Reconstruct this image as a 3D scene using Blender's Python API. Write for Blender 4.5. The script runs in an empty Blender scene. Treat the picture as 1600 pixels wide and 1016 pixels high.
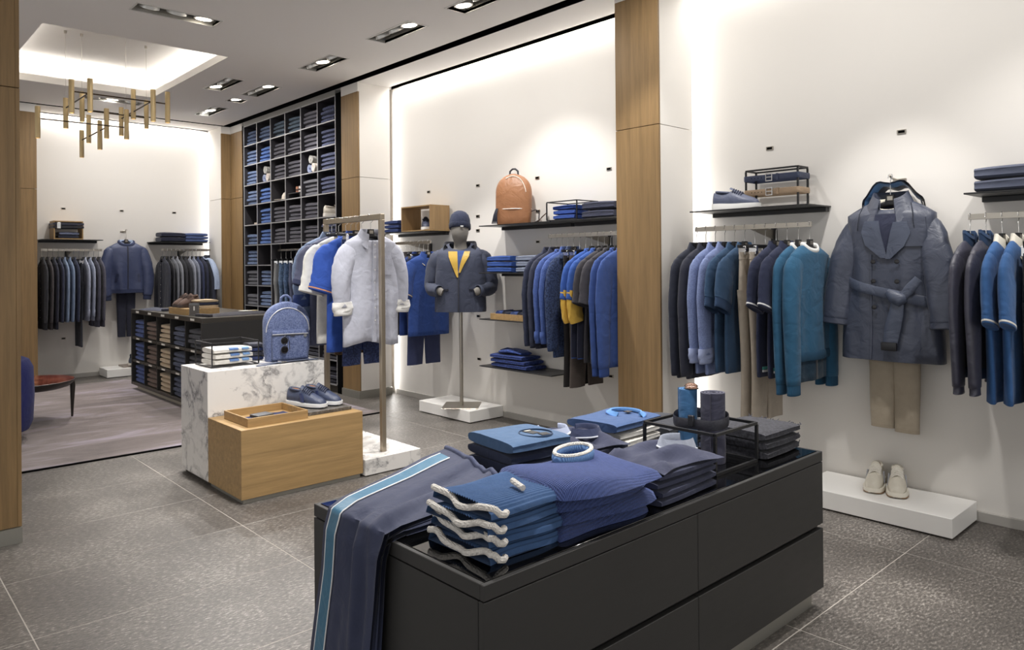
import bpy, bmesh, math, random
import numpy as np
from mathutils import Vector, Matrix

random.seed(7)
SC = bpy.context.scene
COL = SC.collection
PI = math.pi

# ------------------------------------------------------------------ camera
FPX, CXP, CYP, CAMH = 1151.5, 800.75, 406.6, 1.35
_yaw, _pit, _rol = (math.radians(a) for a in (42.7014, .26735, -.51383))
_F = np.array([math.sin(_yaw)*math.cos(_pit), math.cos(_yaw)*math.cos(_pit), math.sin(_pit)])
_R0 = np.array([math.cos(_yaw), -math.sin(_yaw), 0.0])
_U0 = np.cross(_R0, _F)
_R = _R0*math.cos(_rol) + _U0*math.sin(_rol)
_U = -_R0*math.sin(_rol) + _U0*math.cos(_rol)
CAM = np.array([0, 0, CAMH])
cd = bpy.data.cameras.new('camera')
cam = bpy.data.objects.new('camera', cd)
COL.objects.link(cam)
M = Matrix.Identity(4)
for i in range(3):
    M[i][0], M[i][1], M[i][2], M[i][3] = _R[i], _U[i], -_F[i], CAM[i]
cam.matrix_world = M
cd.sensor_fit = 'HORIZONTAL'
cd.sensor_width = 36
cd.lens = FPX/1600*36
cd.shift_x = (800-CXP)/1600
cd.shift_y = (CYP-508)/1600
cd.clip_start = .05
SC.camera = cam


def ray(u, v):
    return _F + (u-CXP)/FPX*_R - (v-CYP)/FPX*_U


def onx(u, v, x):
    d = ray(u, v)
    return CAM + d*(x/d[0])


def ony(u, v, y):
    d = ray(u, v)
    return CAM + d*(y/d[1])


def onz(u, v, z):
    d = ray(u, v)
    return CAM + d*((z-CAMH)/d[2])


# ------------------------------------------------------------------ world, exposure, light
SC.view_settings.view_transform = 'Standard'
SC.view_settings.look = 'None'
SC.view_settings.gamma = 1
SC.view_settings.use_curve_mapping = False
SC.view_settings.exposure = .35
W = bpy.data.worlds.new('world')
SC.world = W
W.use_nodes = True
W.node_tree.nodes['Background'].inputs[0].default_value = (1.0, .99, .98, 1)
W.node_tree.nodes['Background'].inputs[1].default_value = .8


def area_light(name, loc, direction, sx, sy, power, col=(1, .98, .955)):
    d = bpy.data.lights.new(name, 'AREA')
    d.shape = 'RECTANGLE'
    d.size, d.size_y, d.energy, d.color = sx, sy, power, col
    o = bpy.data.objects.new(name, d)
    COL.objects.link(o)
    o.location = loc
    o.rotation_euler = Vector(direction).to_track_quat('-Z', 'Y').to_euler()
    return o


def spot_light(name, loc, target, power, angle=55, blend=.6, col=(1, .975, .945), r=.05):
    d = bpy.data.lights.new(name, 'SPOT')
    d.energy, d.color, d.spot_size, d.spot_blend, d.shadow_soft_size = power, col, math.radians(angle), blend, r
    o = bpy.data.objects.new(name, d)
    COL.objects.link(o)
    o.location = loc
    o.rotation_euler = (Vector(target)-Vector(loc)).to_track_quat('-Z', 'Y').to_euler()
    return o


XW, XC, YB, YC, ZC = 4.35, 3.9, 10.28, 9.75, 3.2     # right wall, pier fronts, back wall, back pier fronts, ceiling
# light strips hidden in the coves at the top and the side of every wall bay
area_light('strip_light', (4.31, 4.8, 3.235), (0, 0, -1), .05, 3.2, 13)
area_light('wall_cove_strip_offscreen', (4.31, .6, 3.235), (0, 0, -1), .05, 4.3, 17)
area_light('strip_light', (2.72, 10.24, 3.235), (0, 0, -1), 1.9, .05, 12)
area_light('strip_light', (4.315, 6.565, 1.6), (0, -1, 0), .05, 3.1, 6)
area_light('strip_light', (4.315, 2.885, 1.6), (0, -1, 0), .05, 3.1, 6)
area_light('strip_light', (3.835, 10.245, 1.6), (-1, 0, 0), .05, 3.1, 5)
# light strips round the ceiling tray
for a in (((1.87, 8.66, 3.3), (0, 0, 1), 1.4, .05, 3.6), ((1.87, 6.39, 3.3), (0, 0, 1), 1.4, .05, 3.6),
          ((1.08, 7.5, 3.3), (0, 0, 1), .05, 2.1, 4.6), ((2.67, 7.5, 3.3), (0, 0, 1), .05, 2.1, 4.6)):
    area_light('strip_light', *a)


# ------------------------------------------------------------------ helpers
def lin(c):
    return tuple((x/255)/12.92 if x <= 10.3 else ((x/255+.055)/1.055)**2.4 for x in c)


def sm(t):
    t = min(1, max(0, t))
    return t*t*(3-2*t)


class MB:
    def __init__(s):
        s.v, s.f = [], []

    def add(s, v, f):
        o = len(s.v)
        s.v += [tuple(p) for p in v]
        s.f += [tuple(i+o for i in q) for q in f]
        return s

    def box(s, x0, x1, y0, y1, z0, z1):
        return s.add([(x, y, z) for z in (z0, z1) for y in (y0, y1) for x in (x0, x1)],
                     [(0, 2, 3, 1), (4, 5, 7, 6), (0, 1, 5, 4), (2, 6, 7, 3), (0, 4, 6, 2), (1, 3, 7, 5)])

    def rbox(s, x0, x1, y0, y1, z0, z1, b=.004, seg=2):
        bm = bmesh.new()
        bmesh.ops.create_cube(bm, size=1)
        for v in bm.verts:
            v.co = ((x0+x1)/2+v.co.x*(x1-x0), (y0+y1)/2+v.co.y*(y1-y0), (z0+z1)/2+v.co.z*(z1-z0))
        bmesh.ops.bevel(bm, geom=bm.edges[:], offset=b, segments=seg, profile=.6, affect='EDGES')
        bm.verts.index_update()
        s.add([v.co[:] for v in bm.verts], [[v.index for v in f.verts] for f in bm.faces])
        bm.free()
        return s

    def loft(s, rings, cap0=True, cap1=True, closed=True):
        n = len(rings[0])
        o = len(s.v)
        for r in rings:
            s.v += [tuple(p) for p in r]
        m = n if closed else n-1
        for i in range(len(rings)-1):
            for j in range(m):
                k = (j+1) % n
                s.f.append((o+i*n+j, o+i*n+k, o+(i+1)*n+k, o+(i+1)*n+j))
        if cap0:
            s.f.append(tuple(o+j for j in reversed(range(n))))
        if cap1:
            s.f.append(tuple(o+(len(rings)-1)*n+j for j in range(n)))
        return s

    def tube(s, pts, ra, rb=None, n=8, ref=(0, 1, 0), caps=True, closed=False):
        P = [Vector(p) for p in pts]
        m = len(P)
        ra = ra if isinstance(ra, (list, tuple)) else [ra]*m
        rb = ra if rb is None else (rb if isinstance(rb, (list, tuple)) else [rb]*m)
        rings = []
        for i in range(m):
            if closed:
                t = (P[(i+1) % m]-P[i-1]).normalized()
            else:
                t = (P[min(i+1, m-1)]-P[max(i-1, 0)]).normalized()
            b = Vector(ref)-t*t.dot(Vector(ref))
            if b.length < 1e-3:
                b = t.orthogonal()
            b.normalize()
            a = t.cross(b)
            rings.append([P[i]+a*(math.cos(2*PI*k/n)*ra[i])+b*(math.sin(2*PI*k/n)*rb[i]) for k in range(n)])
        if closed:
            rings.append(rings[0])
            caps = False
        return s.loft(rings, caps, caps)

    def cyl(s, p0, p1, r0, r1=None, n=16):
        r1 = r0 if r1 is None else r1
        d = Vector(p1)-Vector(p0)
        return s.tube([p0, p1], [r0, r1], n=n, ref=(0, 1, 0) if abs(d.normalized().y) < .9 else (1, 0, 0))

    def lathe(s, prof, n=24, cx=0, cy=0, caps=True):
        return s.loft([[(cx+r*math.cos(2*PI*k/n), cy+r*math.sin(2*PI*k/n), z) for k in range(n)] for r, z in prof], caps, caps)

    def grid(s, fn, nu, nv):
        o = len(s.v)
        for j in range(nv+1):
            for i in range(nu+1):
                s.v.append(tuple(fn(i/nu, j/nv)))
        for j in range(nv):
            for i in range(nu):
                a = o+j*(nu+1)+i
                s.f.append((a, a+1, a+nu+2, a+nu+1))
        return s

    def mesh(s, name, mat, smooth=True, ang=40):
        me = bpy.data.meshes.new(name)
        me.from_pydata(s.v, [], s.f)
        if mat:
            me.materials.append(mat)
        me.validate()
        bm = bmesh.new()
        bm.from_mesh(me)
        bmesh.ops.recalc_face_normals(bm, faces=bm.faces[:])
        bm.to_mesh(me)
        bm.free()
        if smooth:
            me.polygons.foreach_set('use_smooth', [True]*len(me.polygons))
            me.set_sharp_from_angle(angle=math.radians(ang))
        return me

    def build(s, name, mat, parent=None, label=None, smooth=True, ang=40):
        return place(name, s.mesh(name, mat, smooth, ang), parent, label)


def place(name, me, parent=None, label=None, loc=None, rz=0):
    o = bpy.data.objects.new(name, me)
    COL.objects.link(o)
    if parent:
        o.parent = parent
    if loc is not None:
        o.location = loc
    o.rotation_euler = (0, 0, rz)
    if label:
        o['label'] = label
    return o


def tag(o, label, cat, group=None, kind=None):
    o['label'] = label
    o['category'] = cat
    if group:
        o['group'] = group
    if kind:
        o['kind'] = kind
    return o


def thing(name, label, cat, loc=(0, 0, 0), rz=0, group=None, kind=None):
    o = bpy.data.objects.new(name, None)
    o.empty_display_size = .05
    COL.objects.link(o)
    o.location = loc
    o.rotation_euler = (0, 0, rz)
    return tag(o, label, cat, group, kind)


def copy_tree(o, loc, rz, label=None, parent=None):
    c = o.copy()
    COL.objects.link(c)
    c.parent = parent
    if parent is None:
        c.location = loc or (0, 0, 0)
        c.rotation_euler = (0, 0, rz)
        if label:
            c['label'] = label
    for ch in o.children:
        copy_tree(ch, None, None, None, c)
    return c


# ------------------------------------------------------------------ materials
_mats = {}


def cloth_tone(c, sat=.86, gain=.92):
    g = .3*c[0]+.59*c[1]+.11*c[2]
    return tuple((g+(x-g)*sat)*gain for x in c)


def newmat(key):
    m = bpy.data.materials.new(key)
    m.use_nodes = True
    nt = m.node_tree
    return m, nt, nt.nodes['Principled BSDF'], nt.nodes.new, nt.links.new


def plain(key, col, rough=.5, metal=0, spec=.5, emit=0, alpha_trans=0):
    k = 'p_'+key
    if k in _mats:
        return _mats[k]
    m, nt, b, N, L = newmat(key)
    b.inputs['Base Color'].default_value = (*lin(col), 1)
    b.inputs['Roughness'].default_value = rough
    b.inputs['Metallic'].default_value = metal
    b.inputs['Specular IOR Level'].default_value = spec
    if emit:
        b.inputs['Emission Color'].default_value = (*lin(col), 1)
        b.inputs['Emission Strength'].default_value = emit
    if alpha_trans:
        b.inputs['Transmission Weight'].default_value = alpha_trans
    # a faint unevenness so that no surface is perfectly flat
    no = N('ShaderNodeTexNoise')
    no.inputs['Scale'].default_value = 9
    mr = N('ShaderNodeMapRange')
    mr.inputs['To Min'].default_value = max(0, rough-.04)
    mr.inputs['To Max'].default_value = min(1, rough+.04)
    L(no.outputs['Fac'], mr.inputs['Value'])
    L(mr.outputs['Result'], b.inputs['Roughness'])
    _mats[k] = m
    return m


def fab(col, kind='cotton', col2=None):
    """woven and knitted cloth: colour mottling plus a fine weave in the bump"""
    k = 'f_%s_%s_%s' % (col, kind, col2)
    if k in _mats:
        return _mats[k]
    m, nt, b, N, L = newmat(kind+'_cloth')
    tc = N('ShaderNodeTexCoord')
    sc, amt, rough, bs, bscale, sheen = dict(
        cotton=(30, .16, .85, .12, 420, .2), knit=(60, .25, .95, .5, 170, .3), denim=(90, .45, .9, .2, 500, .2),
        nylon=(6, .10, .42, .05, 300, .1), chambray=(130, .13, .8, .12, 500, .2), twill=(20, .12, .7, .1, 420, .2),
        quilt=(20, .15, .45, .1, 300, .1), leather=(25, .12, .45, .15, 160, 0), stripe=(30, .1, .85, .1, 420, .2))[kind]
    no = N('ShaderNodeTexNoise')
    no.inputs['Scale'].default_value = sc
    no.inputs['Detail'].default_value = 4
    L(tc.outputs['Object'], no.inputs['Vector'])
    c = cloth_tone(lin(col))
    c2 = cloth_tone(lin(col2)) if col2 else tuple(min(1, x*(1+amt)+.01*amt) for x in c)
    c1 = c if col2 else tuple(x*(1-amt) for x in c)
    mx = N('ShaderNodeMix')
    mx.data_type = 'RGBA'
    mx.inputs['A'].default_value = (*c1, 1)
    mx.inputs['B'].default_value = (*c2, 1)
    fac = no.outputs['Fac']
    if kind in ('denim', 'chambray'):
        rp = N('ShaderNodeMapRange')
        rp.inputs['From Min'].default_value = .38
        rp.inputs['From Max'].default_value = .62
        L(fac, rp.inputs['Value'])
        fac = rp.outputs['Result']
    if kind == 'stripe':
        w = N('ShaderNodeTexWave')
        w.inputs['Scale'].default_value = 60
        w.bands_direction = 'X'
        L(tc.outputs['Object'], w.inputs['Vector'])
        fac = w.outputs['Fac']
    L(fac, mx.inputs['Factor'])
    L(mx.outputs['Result'], b.inputs['Base Color'])
    b.inputs['Roughness'].default_value = rough
    b.inputs['Sheen Weight'].default_value = sheen*.4
    b.inputs['Specular IOR Level'].default_value = .25 if kind not in ('nylon', 'leather', 'quilt') else .5
    if kind == 'knit':
        w = N('ShaderNodeTexWave')
        w.inputs['Scale'].default_value = 55
        w.inputs['Distortion'].default_value = 1.5
        w.inputs['Detail'].default_value = 1
        w.bands_direction = 'Y'
        w2 = N('ShaderNodeTexWave')
        w2.inputs['Scale'].default_value = 70
        w2.bands_direction = 'X'
        L(tc.outputs['Object'], w.inputs['Vector'])
        L(tc.outputs['Object'], w2.inputs['Vector'])
        ad = N('ShaderNodeMath')
        ad.operation = 'ADD'
        L(w.outputs['Fac'], ad.inputs[0])
        L(w2.outputs['Fac'], ad.inputs[1])
        hgt = ad.outputs[0]
    else:
        n2 = N('ShaderNodeTexNoise')
        n2.inputs['Scale'].default_value = bscale
        L(tc.outputs['Object'], n2.inputs['Vector'])
        hgt = n2.outputs['Fac']
    bp = N('ShaderNodeBump')
    bp.inputs['Strength'].default_value = bs
    bp.inputs['Distance'].default_value = .004
    L(hgt, bp.inputs['Height'])
    # soft wrinkles
    n3 = N('ShaderNodeTexNoise')
    n3.inputs['Scale'].default_value = 11
    n3.inputs['Detail'].default_value = 3
    n3.inputs['Distortion'].default_value = .8
    L(tc.outputs['Object'], n3.inputs['Vector'])
    bp2 = N('ShaderNodeBump')
    bp2.inputs['Strength'].default_value = .75 if kind not in ('knit',) else .2
    bp2.inputs['Distance'].default_value = .010 if kind == 'nylon' else .011
    L(n3.outputs['Fac'], bp2.inputs['Height'])
    L(bp.outputs['Normal'], bp2.inputs['Normal'])
    L(bp2.outputs['Normal'], b.inputs['Normal'])
    _mats[k] = m
    return m


def rib(col):
    k = 'rib_%s' % (col,)
    if k in _mats:
        return _mats[k]
    m, nt, b, N, L = newmat('rib_knit')
    tc = N('ShaderNodeTexCoord')
    w = N('ShaderNodeTexWave')
    w.inputs['Scale'].default_value = 70
    w.bands_direction = 'X'
    L(tc.outputs['Object'], w.inputs['Vector'])
    bp = N('ShaderNodeBump')
    bp.inputs['Strength'].default_value = .6
    bp.inputs['Distance'].default_value = .004
    L(w.outputs['Fac'], bp.inputs['Height'])
    L(bp.outputs['Normal'], b.inputs['Normal'])
    b.inputs['Base Color'].default_value = (*lin(col), 1)
    b.inputs['Roughness'].default_value = .95
    _mats[k] = m
    return m


def wood(axis='Z', tint=(136, 109, 72)):
    k = 'wood%s%s' % (axis, tint)
    if k in _mats:
        return _mats[k]
    m, nt, b, N, L = newmat('oak_veneer')
    g = N('ShaderNodeNewGeometry')
    mp = N('ShaderNodeMapping')
    s = {'X': (1.2, 26, 26), 'Y': (26, 1.2, 26), 'Z': (26, 26, 1.0)}[axis]
    mp.inputs['Scale'].default_value = s
    L(g.outputs['Position'], mp.inputs['Vector'])
    no = N('ShaderNodeTexNoise')
    no.inputs['Scale'].default_value = 1.6
    no.inputs['Detail'].default_value = 6
    no.inputs['Distortion'].default_value = .6
    L(mp.outputs['Vector'], no.inputs['Vector'])
    n2 = N('ShaderNodeTexNoise')
    n2.inputs['Scale'].default_value = 9
    n2.inputs['Detail'].default_value = 3
    L(mp.outputs['Vector'], n2.inputs['Vector'])
    cr = N('ShaderNodeValToRGB')
    c = lin(tint)
    cr.color_ramp.elements[0].position = .3
    cr.color_ramp.elements[0].color = (*[x*.72 for x in c], 1)
    cr.color_ramp.elements[1].position = .72
    cr.color_ramp.elements[1].color = (*[min(1, x*1.18) for x in c], 1)
    mx = N('ShaderNodeMix')
    mx.inputs['Factor'].default_value = .3
    L(no.outputs['Fac'], mx.inputs['A'])
    L(n2.outputs['Fac'], mx.inputs['B'])
    L(mx.outputs['Result'], cr.inputs['Fac'])
    L(cr.outputs['Color'], b.inputs['Base Color'])
    b.inputs['Roughness'].default_value = .5
    bp = N('ShaderNodeBump')
    bp.inputs['Strength'].default_value = .08
    bp.inputs['Distance'].default_value = .003
    L(n2.outputs['Fac'], bp.inputs['Height'])
    L(bp.outputs['Normal'], b.inputs['Normal'])
    _mats[k] = m
    return m


def marble():
    if 'marble' in _mats:
        return _mats['marble']
    m, nt, b, N, L = newmat('white_marble')
    g = N('ShaderNodeNewGeometry')
    nd = N('ShaderNodeTexNoise')
    nd.inputs['Scale'].default_value = 3.2
    nd.inputs['Detail'].default_value = 5
    L(g.outputs['Position'], nd.inputs['Vector'])
    va = N('ShaderNodeVectorMath')
    va.operation = 'MULTIPLY_ADD'
    va.inputs[1].default_value = (.55, .55, .55)
    L(nd.outputs['Color'], va.inputs[0])
    L(g.outputs['Position'], va.inputs[2])
    no = N('ShaderNodeTexNoise')
    no.inputs['Scale'].default_value = 4.2
    no.inputs['Detail'].default_value = 7
    no.inputs['Roughness'].default_value = .62
    L(va.outputs[0], no.inputs['Vector'])
    # veins sit where the noise crosses its middle value
    sb = N('ShaderNodeMath')
    sb.operation = 'SUBTRACT'
    sb.inputs[1].default_value = .5
    L(no.outputs['Fac'], sb.inputs[0])
    ab = N('ShaderNodeMath')
    ab.operation = 'ABSOLUTE'
    L(sb.outputs[0], ab.inputs[0])
    cr = N('ShaderNodeValToRGB')
    e = cr.color_ramp.elements
    e[0].position, e[0].color = 0, (*lin((134, 132, 131)), 1)
    e[1].position, e[1].color = .075, (*lin((226, 223, 219)), 1)
    x = e.new(.02)
    x.color = (*lin((180, 178, 177)), 1)
    L(ab.outputs[0], cr.inputs['Fac'])
    n2 = N('ShaderNodeTexNoise')
    n2.inputs['Scale'].default_value = 5
    n2.inputs['Detail'].default_value = 4
    L(va.outputs[0], n2.inputs['Vector'])
    r2 = N('ShaderNodeMapRange')
    r2.inputs['From Min'].default_value = .42
    r2.inputs['From Max'].default_value = .62
    L(n2.outputs['Fac'], r2.inputs['Value'])
    mx = N('ShaderNodeMix')
    mx.data_type = 'RGBA'
    mx.inputs['B'].default_value = (*lin((228, 225, 221)), 1)
    L(r2.outputs['Result'], mx.inputs['Factor'])
    L(cr.outputs['Color'], mx.inputs['A'])
    L(mx.outputs['Result'], b.inputs['Base Color'])
    b.inputs['Roughness'].default_value = .25
    _mats['marble'] = m
    return m


def stone():
    if 'stone' in _mats:
        return _mats['stone']
    m, nt, b, N, L = newmat('grey_stone_tile')
    g = N('ShaderNodeNewGeometry')
    mp = N('ShaderNodeMapping')
    mp.inputs['Rotation'].default_value = (0, 0, math.radians(42))
    mp.inputs['Scale'].default_value = (1, 2.4, 1)
    L(g.outputs['Position'], mp.inputs['Vector'])
    no = N('ShaderNodeTexNoise')
    no.inputs['Scale'].default_value = 42
    no.inputs['Detail'].default_value = 6
    no.inputs['Roughness'].default_value = .75
    L(mp.outputs['Vector'], no.inputs['Vector'])
    n2 = N('ShaderNodeTexNoise')
    n2.inputs['Scale'].default_value = 2.2
    n2.inputs['Detail'].default_value = 5
    L(g.outputs['Position'], n2.inputs['Vector'])
    cr = N('ShaderNodeValToRGB')
    e = cr.color_ramp.elements
    e[0].position, e[0].color = .36, (*lin((54, 51, 49)), 1)
    e[1].position, e[1].color = .70, (*lin((188, 182, 174)), 1)
    x = e.new(.53)
    x.color = (*lin((98, 93, 88)), 1)
    mx = N('ShaderNodeMix')
    mx.inputs['Factor'].default_value = .22
    L(no.outputs['Fac'], mx.inputs['A'])
    L(n2.outputs['Fac'], mx.inputs['B'])
    L(mx.outputs['Result'], cr.inputs['Fac'])
    L(cr.outputs['Color'], b.inputs['Base Color'])
    b.inputs['Roughness'].default_value = .42
    bp = N('ShaderNodeBump')
    bp.inputs['Strength'].default_value = .12
    bp.inputs['Distance'].default_value = .002
    L(no.outputs['Fac'], bp.inputs['Height'])
    L(bp.outputs['Normal'], b.inputs['Normal'])
    _mats['stone'] = m
    return m


def carpet():
    m, nt, b, N, L = newmat('grey_rug_pile')
    g = N('ShaderNodeNewGeometry')
    mp = N('ShaderNodeMapping')
    mp.inputs['Rotation'].default_value = (0, 0, math.radians(22))
    mp.inputs['Scale'].default_value = (.8, 2.1, 1)
    L(g.outputs['Position'], mp.inputs['Vector'])
    no = N('ShaderNodeTexNoise')
    no.inputs['Scale'].default_value = 1.5
    no.inputs['Detail'].default_value = 7
    no.inputs['Roughness'].default_value = .6
    no.inputs['Distortion'].default_value = .9
    L(mp.outputs['Vector'], no.inputs['Vector'])
    n2 = N('ShaderNodeTexNoise')
    n2.inputs['Scale'].default_value = 160
    L(g.outputs['Position'], n2.inputs['Vector'])
    cr = N('ShaderNodeValToRGB')
    e = cr.color_ramp.elements
    e[0].position, e[0].color = .30, (*lin((92, 83, 82)), 1)
    e[1].position, e[1].color = .68, (*lin((156, 146, 158)), 1)
    x = e.new(.5)
    x.color = (*lin((122, 111, 108)), 1)
    L(no.outputs['Fac'], cr.inputs['Fac'])
    L(cr.outputs['Color'], b.inputs['Base Color'])
    b.inputs['Roughness'].default_value = .95
    b.inputs['Sheen Weight'].default_value = .2
    bp = N('ShaderNodeBump')
    bp.inputs['Strength'].default_value = .5
    bp.inputs['Distance'].default_value = .006
    L(n2.outputs['Fac'], bp.inputs['Height'])
    L(bp.outputs['Normal'], b.inputs['Normal'])
    return m


WHITE = plain('white_paint', (226, 222, 216), .75, spec=.2)
CEIL = plain('ceiling_paint', (232, 229, 225), .85, spec=.1)
BLACKGAP = plain('black_gap', (6, 6, 7), .9, spec=.05)
DARK = plain('dark_lacquer', (44, 43, 42), .5)
DARKG = plain('graphite_metal', (78, 74, 68), .45, metal=.6)
BLKMET = plain('black_metal', (22, 22, 24), .4)
STEEL = plain('brushed_steel', (176, 170, 160), .32, metal=1)
PLINTH = plain('aluminium_plinth', (160, 158, 150), .4, metal=.7)
CHROME = plain('chrome', (205, 205, 205), .15, metal=1)
WPLAST = plain('white_lacquer', (236, 234, 230), .35)
OAKZ, OAKX, OAKY = wood('Z'), wood('X', (168, 137, 92)), wood('Y', (168, 137, 92))
OAKZ2 = wood('Z', (164, 134, 94))


# ------------------------------------------------------------------ the setting
def struct(name, label, cat, loc=(0, 0, 0)):
    return thing(name, label, cat, loc, kind='structure')


# floor: grout bed, stone tiles, rug with its black edge
fl = struct('floor', 'grey stone tiled shop floor with thin pale joints', 'floor')
MB().box(-3.2, XW, -2.6, YB, -.06, -.0008).build('grout_bed', plain('grout', (168, 162, 154), .9), fl, smooth=False)
TX, TY = 1.0325, .6256
gap = .0035
tile = MB().rbox(gap/2, TX-gap/2, gap/2, TY-gap/2, -.03, 0, .0012, 1).mesh('tile', stone(), smooth=False)
cut = {}
for i in range(-4, 4):
    for j in range(-6, 15):
        x0, y0 = .532+i*TX, 1.282+j*TY
        x1, y1 = min(x0+TX, XW), min(y0+TY, YB)
        if y0 > YB-.05 or (y0 > 5.9 and x1 < 3.6 and y1 < 9.4):
            continue
        if x1-x0 > TX-.01 and y1-y0 > TY-.01:
            place('tile', tile, fl, loc=(x0, y0, 0))
        else:
            k = (round(x1-x0, 3), round(y1-y0, 3))
            if k not in cut:
                cut[k] = MB().rbox(gap/2, k[0]-gap/2, gap/2, k[1]-gap/2, -.03, 0, .0012, 1).mesh('tile', stone(), smooth=False)
            place('tile', cut[k], fl, loc=(x0, y0, 0))
rg = thing('rug', 'large streaky grey and mauve rug with a thin black edge', 'rug', (0, 0, 0))
MB().rbox(-2.2, 3.66, 5.775, 9.62, .0005, .008, .003, 1).build('pile', carpet(), rg, smooth=False)
MB().rbox(-2.2, 3.66, 5.745, 5.773, .0005, .009, .003, 1).build('edge_band', BLACKGAP, rg, smooth=False)

# ceiling with its openings
FIX = [  # centre, long axis, label
    (3.31, 4.93, 'y', 'recessed three-lamp ceiling light above the brown leather backpack bay, first from the oak pier'),
    (3.31, 6.12, 'y', 'recessed three-lamp ceiling light beside the white return of the second oak pier'),
    (2.93, 7.49, 'y', 'recessed three-lamp ceiling light beside the corner of the ceiling tray'),
    (3.335, 7.51, 'y', 'recessed three-lamp ceiling light in front of the tall black cube shelving, between two others'),
    (3.325, 8.89, 'y', 'recessed three-lamp ceiling light closest to the corner of the black ceiling gap'),
    (3.35, 3.93, 'y', 'recessed three-lamp ceiling light closest to the tall oak and white pier'),
    (1.87, 5.64, 'x', 'recessed three-lamp ceiling light set crosswise before the long edge of the ceiling tray'),
    (2.29, 9.0, 'x', 'recessed three-lamp ceiling light set crosswise behind the brass tube chandelier')]
SINGLE = (3.325, 8.12)
FL, FW = .29, .085
holes = [(1.172, 2.578, 6.48, 8.57), (3.795, 3.9, -2.6, 9.76), (-3.2, 3.795, 9.70, 9.76),
         (4.27, XW, 3.19, 6.58), (4.27, XW, -2.6, 2.9), (1.7, 3.86, 10.2, YB)]
for x, y, ax, _ in FIX:
    a, b_ = (FW, FL) if ax == 'y' else (FL, FW)
    holes.append((x-a, x+a, y-b_, y+b_))
holes.append((SINGLE[0]-FW, SINGLE[0]+FW, SINGLE[1]-FW, SINGLE[1]+FW))
xs = sorted({-3.2, XW, *[h[0] for h in holes], *[h[1] for h in holes]})
ys = sorted({-2.6, YB, *[h[2] for h in holes], *[h[3] for h in holes]})
mb = MB()
for i in range(len(xs)-1):
    for j in range(len(ys)-1):
        cxm, cym = (xs[i]+xs[i+1])/2, (ys[j]+ys[j+1])/2
        if not any(h[0] < cxm < h[1] and h[2] < cym < h[3] for h in holes):
            mb.add([(xs[i], ys[j], ZC), (xs[i+1], ys[j], ZC), (xs[i+1], ys[j+1], ZC), (xs[i], ys[j+1], ZC)], [(0, 1, 2, 3)])
ce = struct('ceiling', 'flat pale grey shop ceiling with a lit rectangular tray', 'ceiling')
mb.build('ceiling_board', CEIL, ce, smooth=False)


def channel(x0, x1, y0, y1, z1, m, name, z0=ZC):
    b = MB().box(x0, x1, y0, y1, z0, z1)
    b.f = [f for k, f in enumerate(b.f) if k != 0]
    return b.build(name, m, ce, smooth=False)


channel(3.795, 3.9, -2.6, 9.76, ZC+.1, BLACKGAP, 'shadow_gap')
channel(-3.2, 3.795, 9.70, 9.76, ZC+.1, BLACKGAP, 'shadow_gap')
for h in holes[3:6]:
    channel(*h, ZC+.07, WHITE, 'cove')
# tray: a lip, then a wider lit box above it
mb = MB()
x0, x1, y0, y1 = holes[0]
e = .17
zl, zt = ZC+.07, 3.46
for a, b_, z0, z1 in (((x0, y0), (x1, y0), ZC, zl), ((x1, y0), (x1, y1), ZC, zl), ((x1, y1), (x0, y1), ZC, zl), ((x0, y1), (x0, y0), ZC, zl)):
    mb.add([(*a, z0), (*b_, z0), (*b_, z1), (*a, z1)], [(0, 1, 2, 3)])
for q in ((x0-e, x0, y0-e, y1+e), (x1, x1+e, y0-e, y1+e), (x0, x1, y0-e, y0), (x0, x1, y1, y1+e)):
    mb.add([(q[0], q[2], zl), (q[1], q[2], zl), (q[1], q[3], zl), (q[0], q[3], zl)], [(0, 1, 2, 3)])
b = MB().box(x0-e, x1+e, y0-e, y1+e, zl, zt)
b.f = [f for k, f in enumerate(b.f) if k != 0]
mb.add(b.v, b.f)
mb.build('tray', WHITE, ce, smooth=False)

# walls
wr = struct('wall_right', 'white right-hand shop wall with recessed display bays', 'wall')
MB().box(XW, XW+.1, -2.6, YB+.1, 0, ZC+.12).build('wall_panel', WHITE, wr, smooth=False)
wb = struct('wall_back', 'white back wall of the shop behind the rug', 'wall')
MB().box(-3.2, XW, YB, YB+.1, 0, ZC+.12).build('wall_panel', WHITE, wb, smooth=False)
bbm = plain('baseboard_grey', (172, 168, 162), .5)
tag(MB().rbox(4.333, 4.3495, -2.6, 2.83, 0, .052, .002, 1).build('baseboard_right', bbm, smooth=False), 'low grey baseboard under the trench coat bay', 'baseboard', kind='structure')
tag(MB().rbox(4.333, 4.3495, 3.2, 6.505, 0, .052, .002, 1).build('baseboard_right', bbm, smooth=False), 'low grey baseboard under the bay with the mannequin', 'baseboard', kind='structure')
tag(MB().rbox(1.72, 3.77, 10.263, 10.2795, 0, .052, .002, 1).build('baseboard_back', bbm, smooth=False), 'low grey baseboard along the white back wall', 'baseboard', kind='structure')


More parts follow.
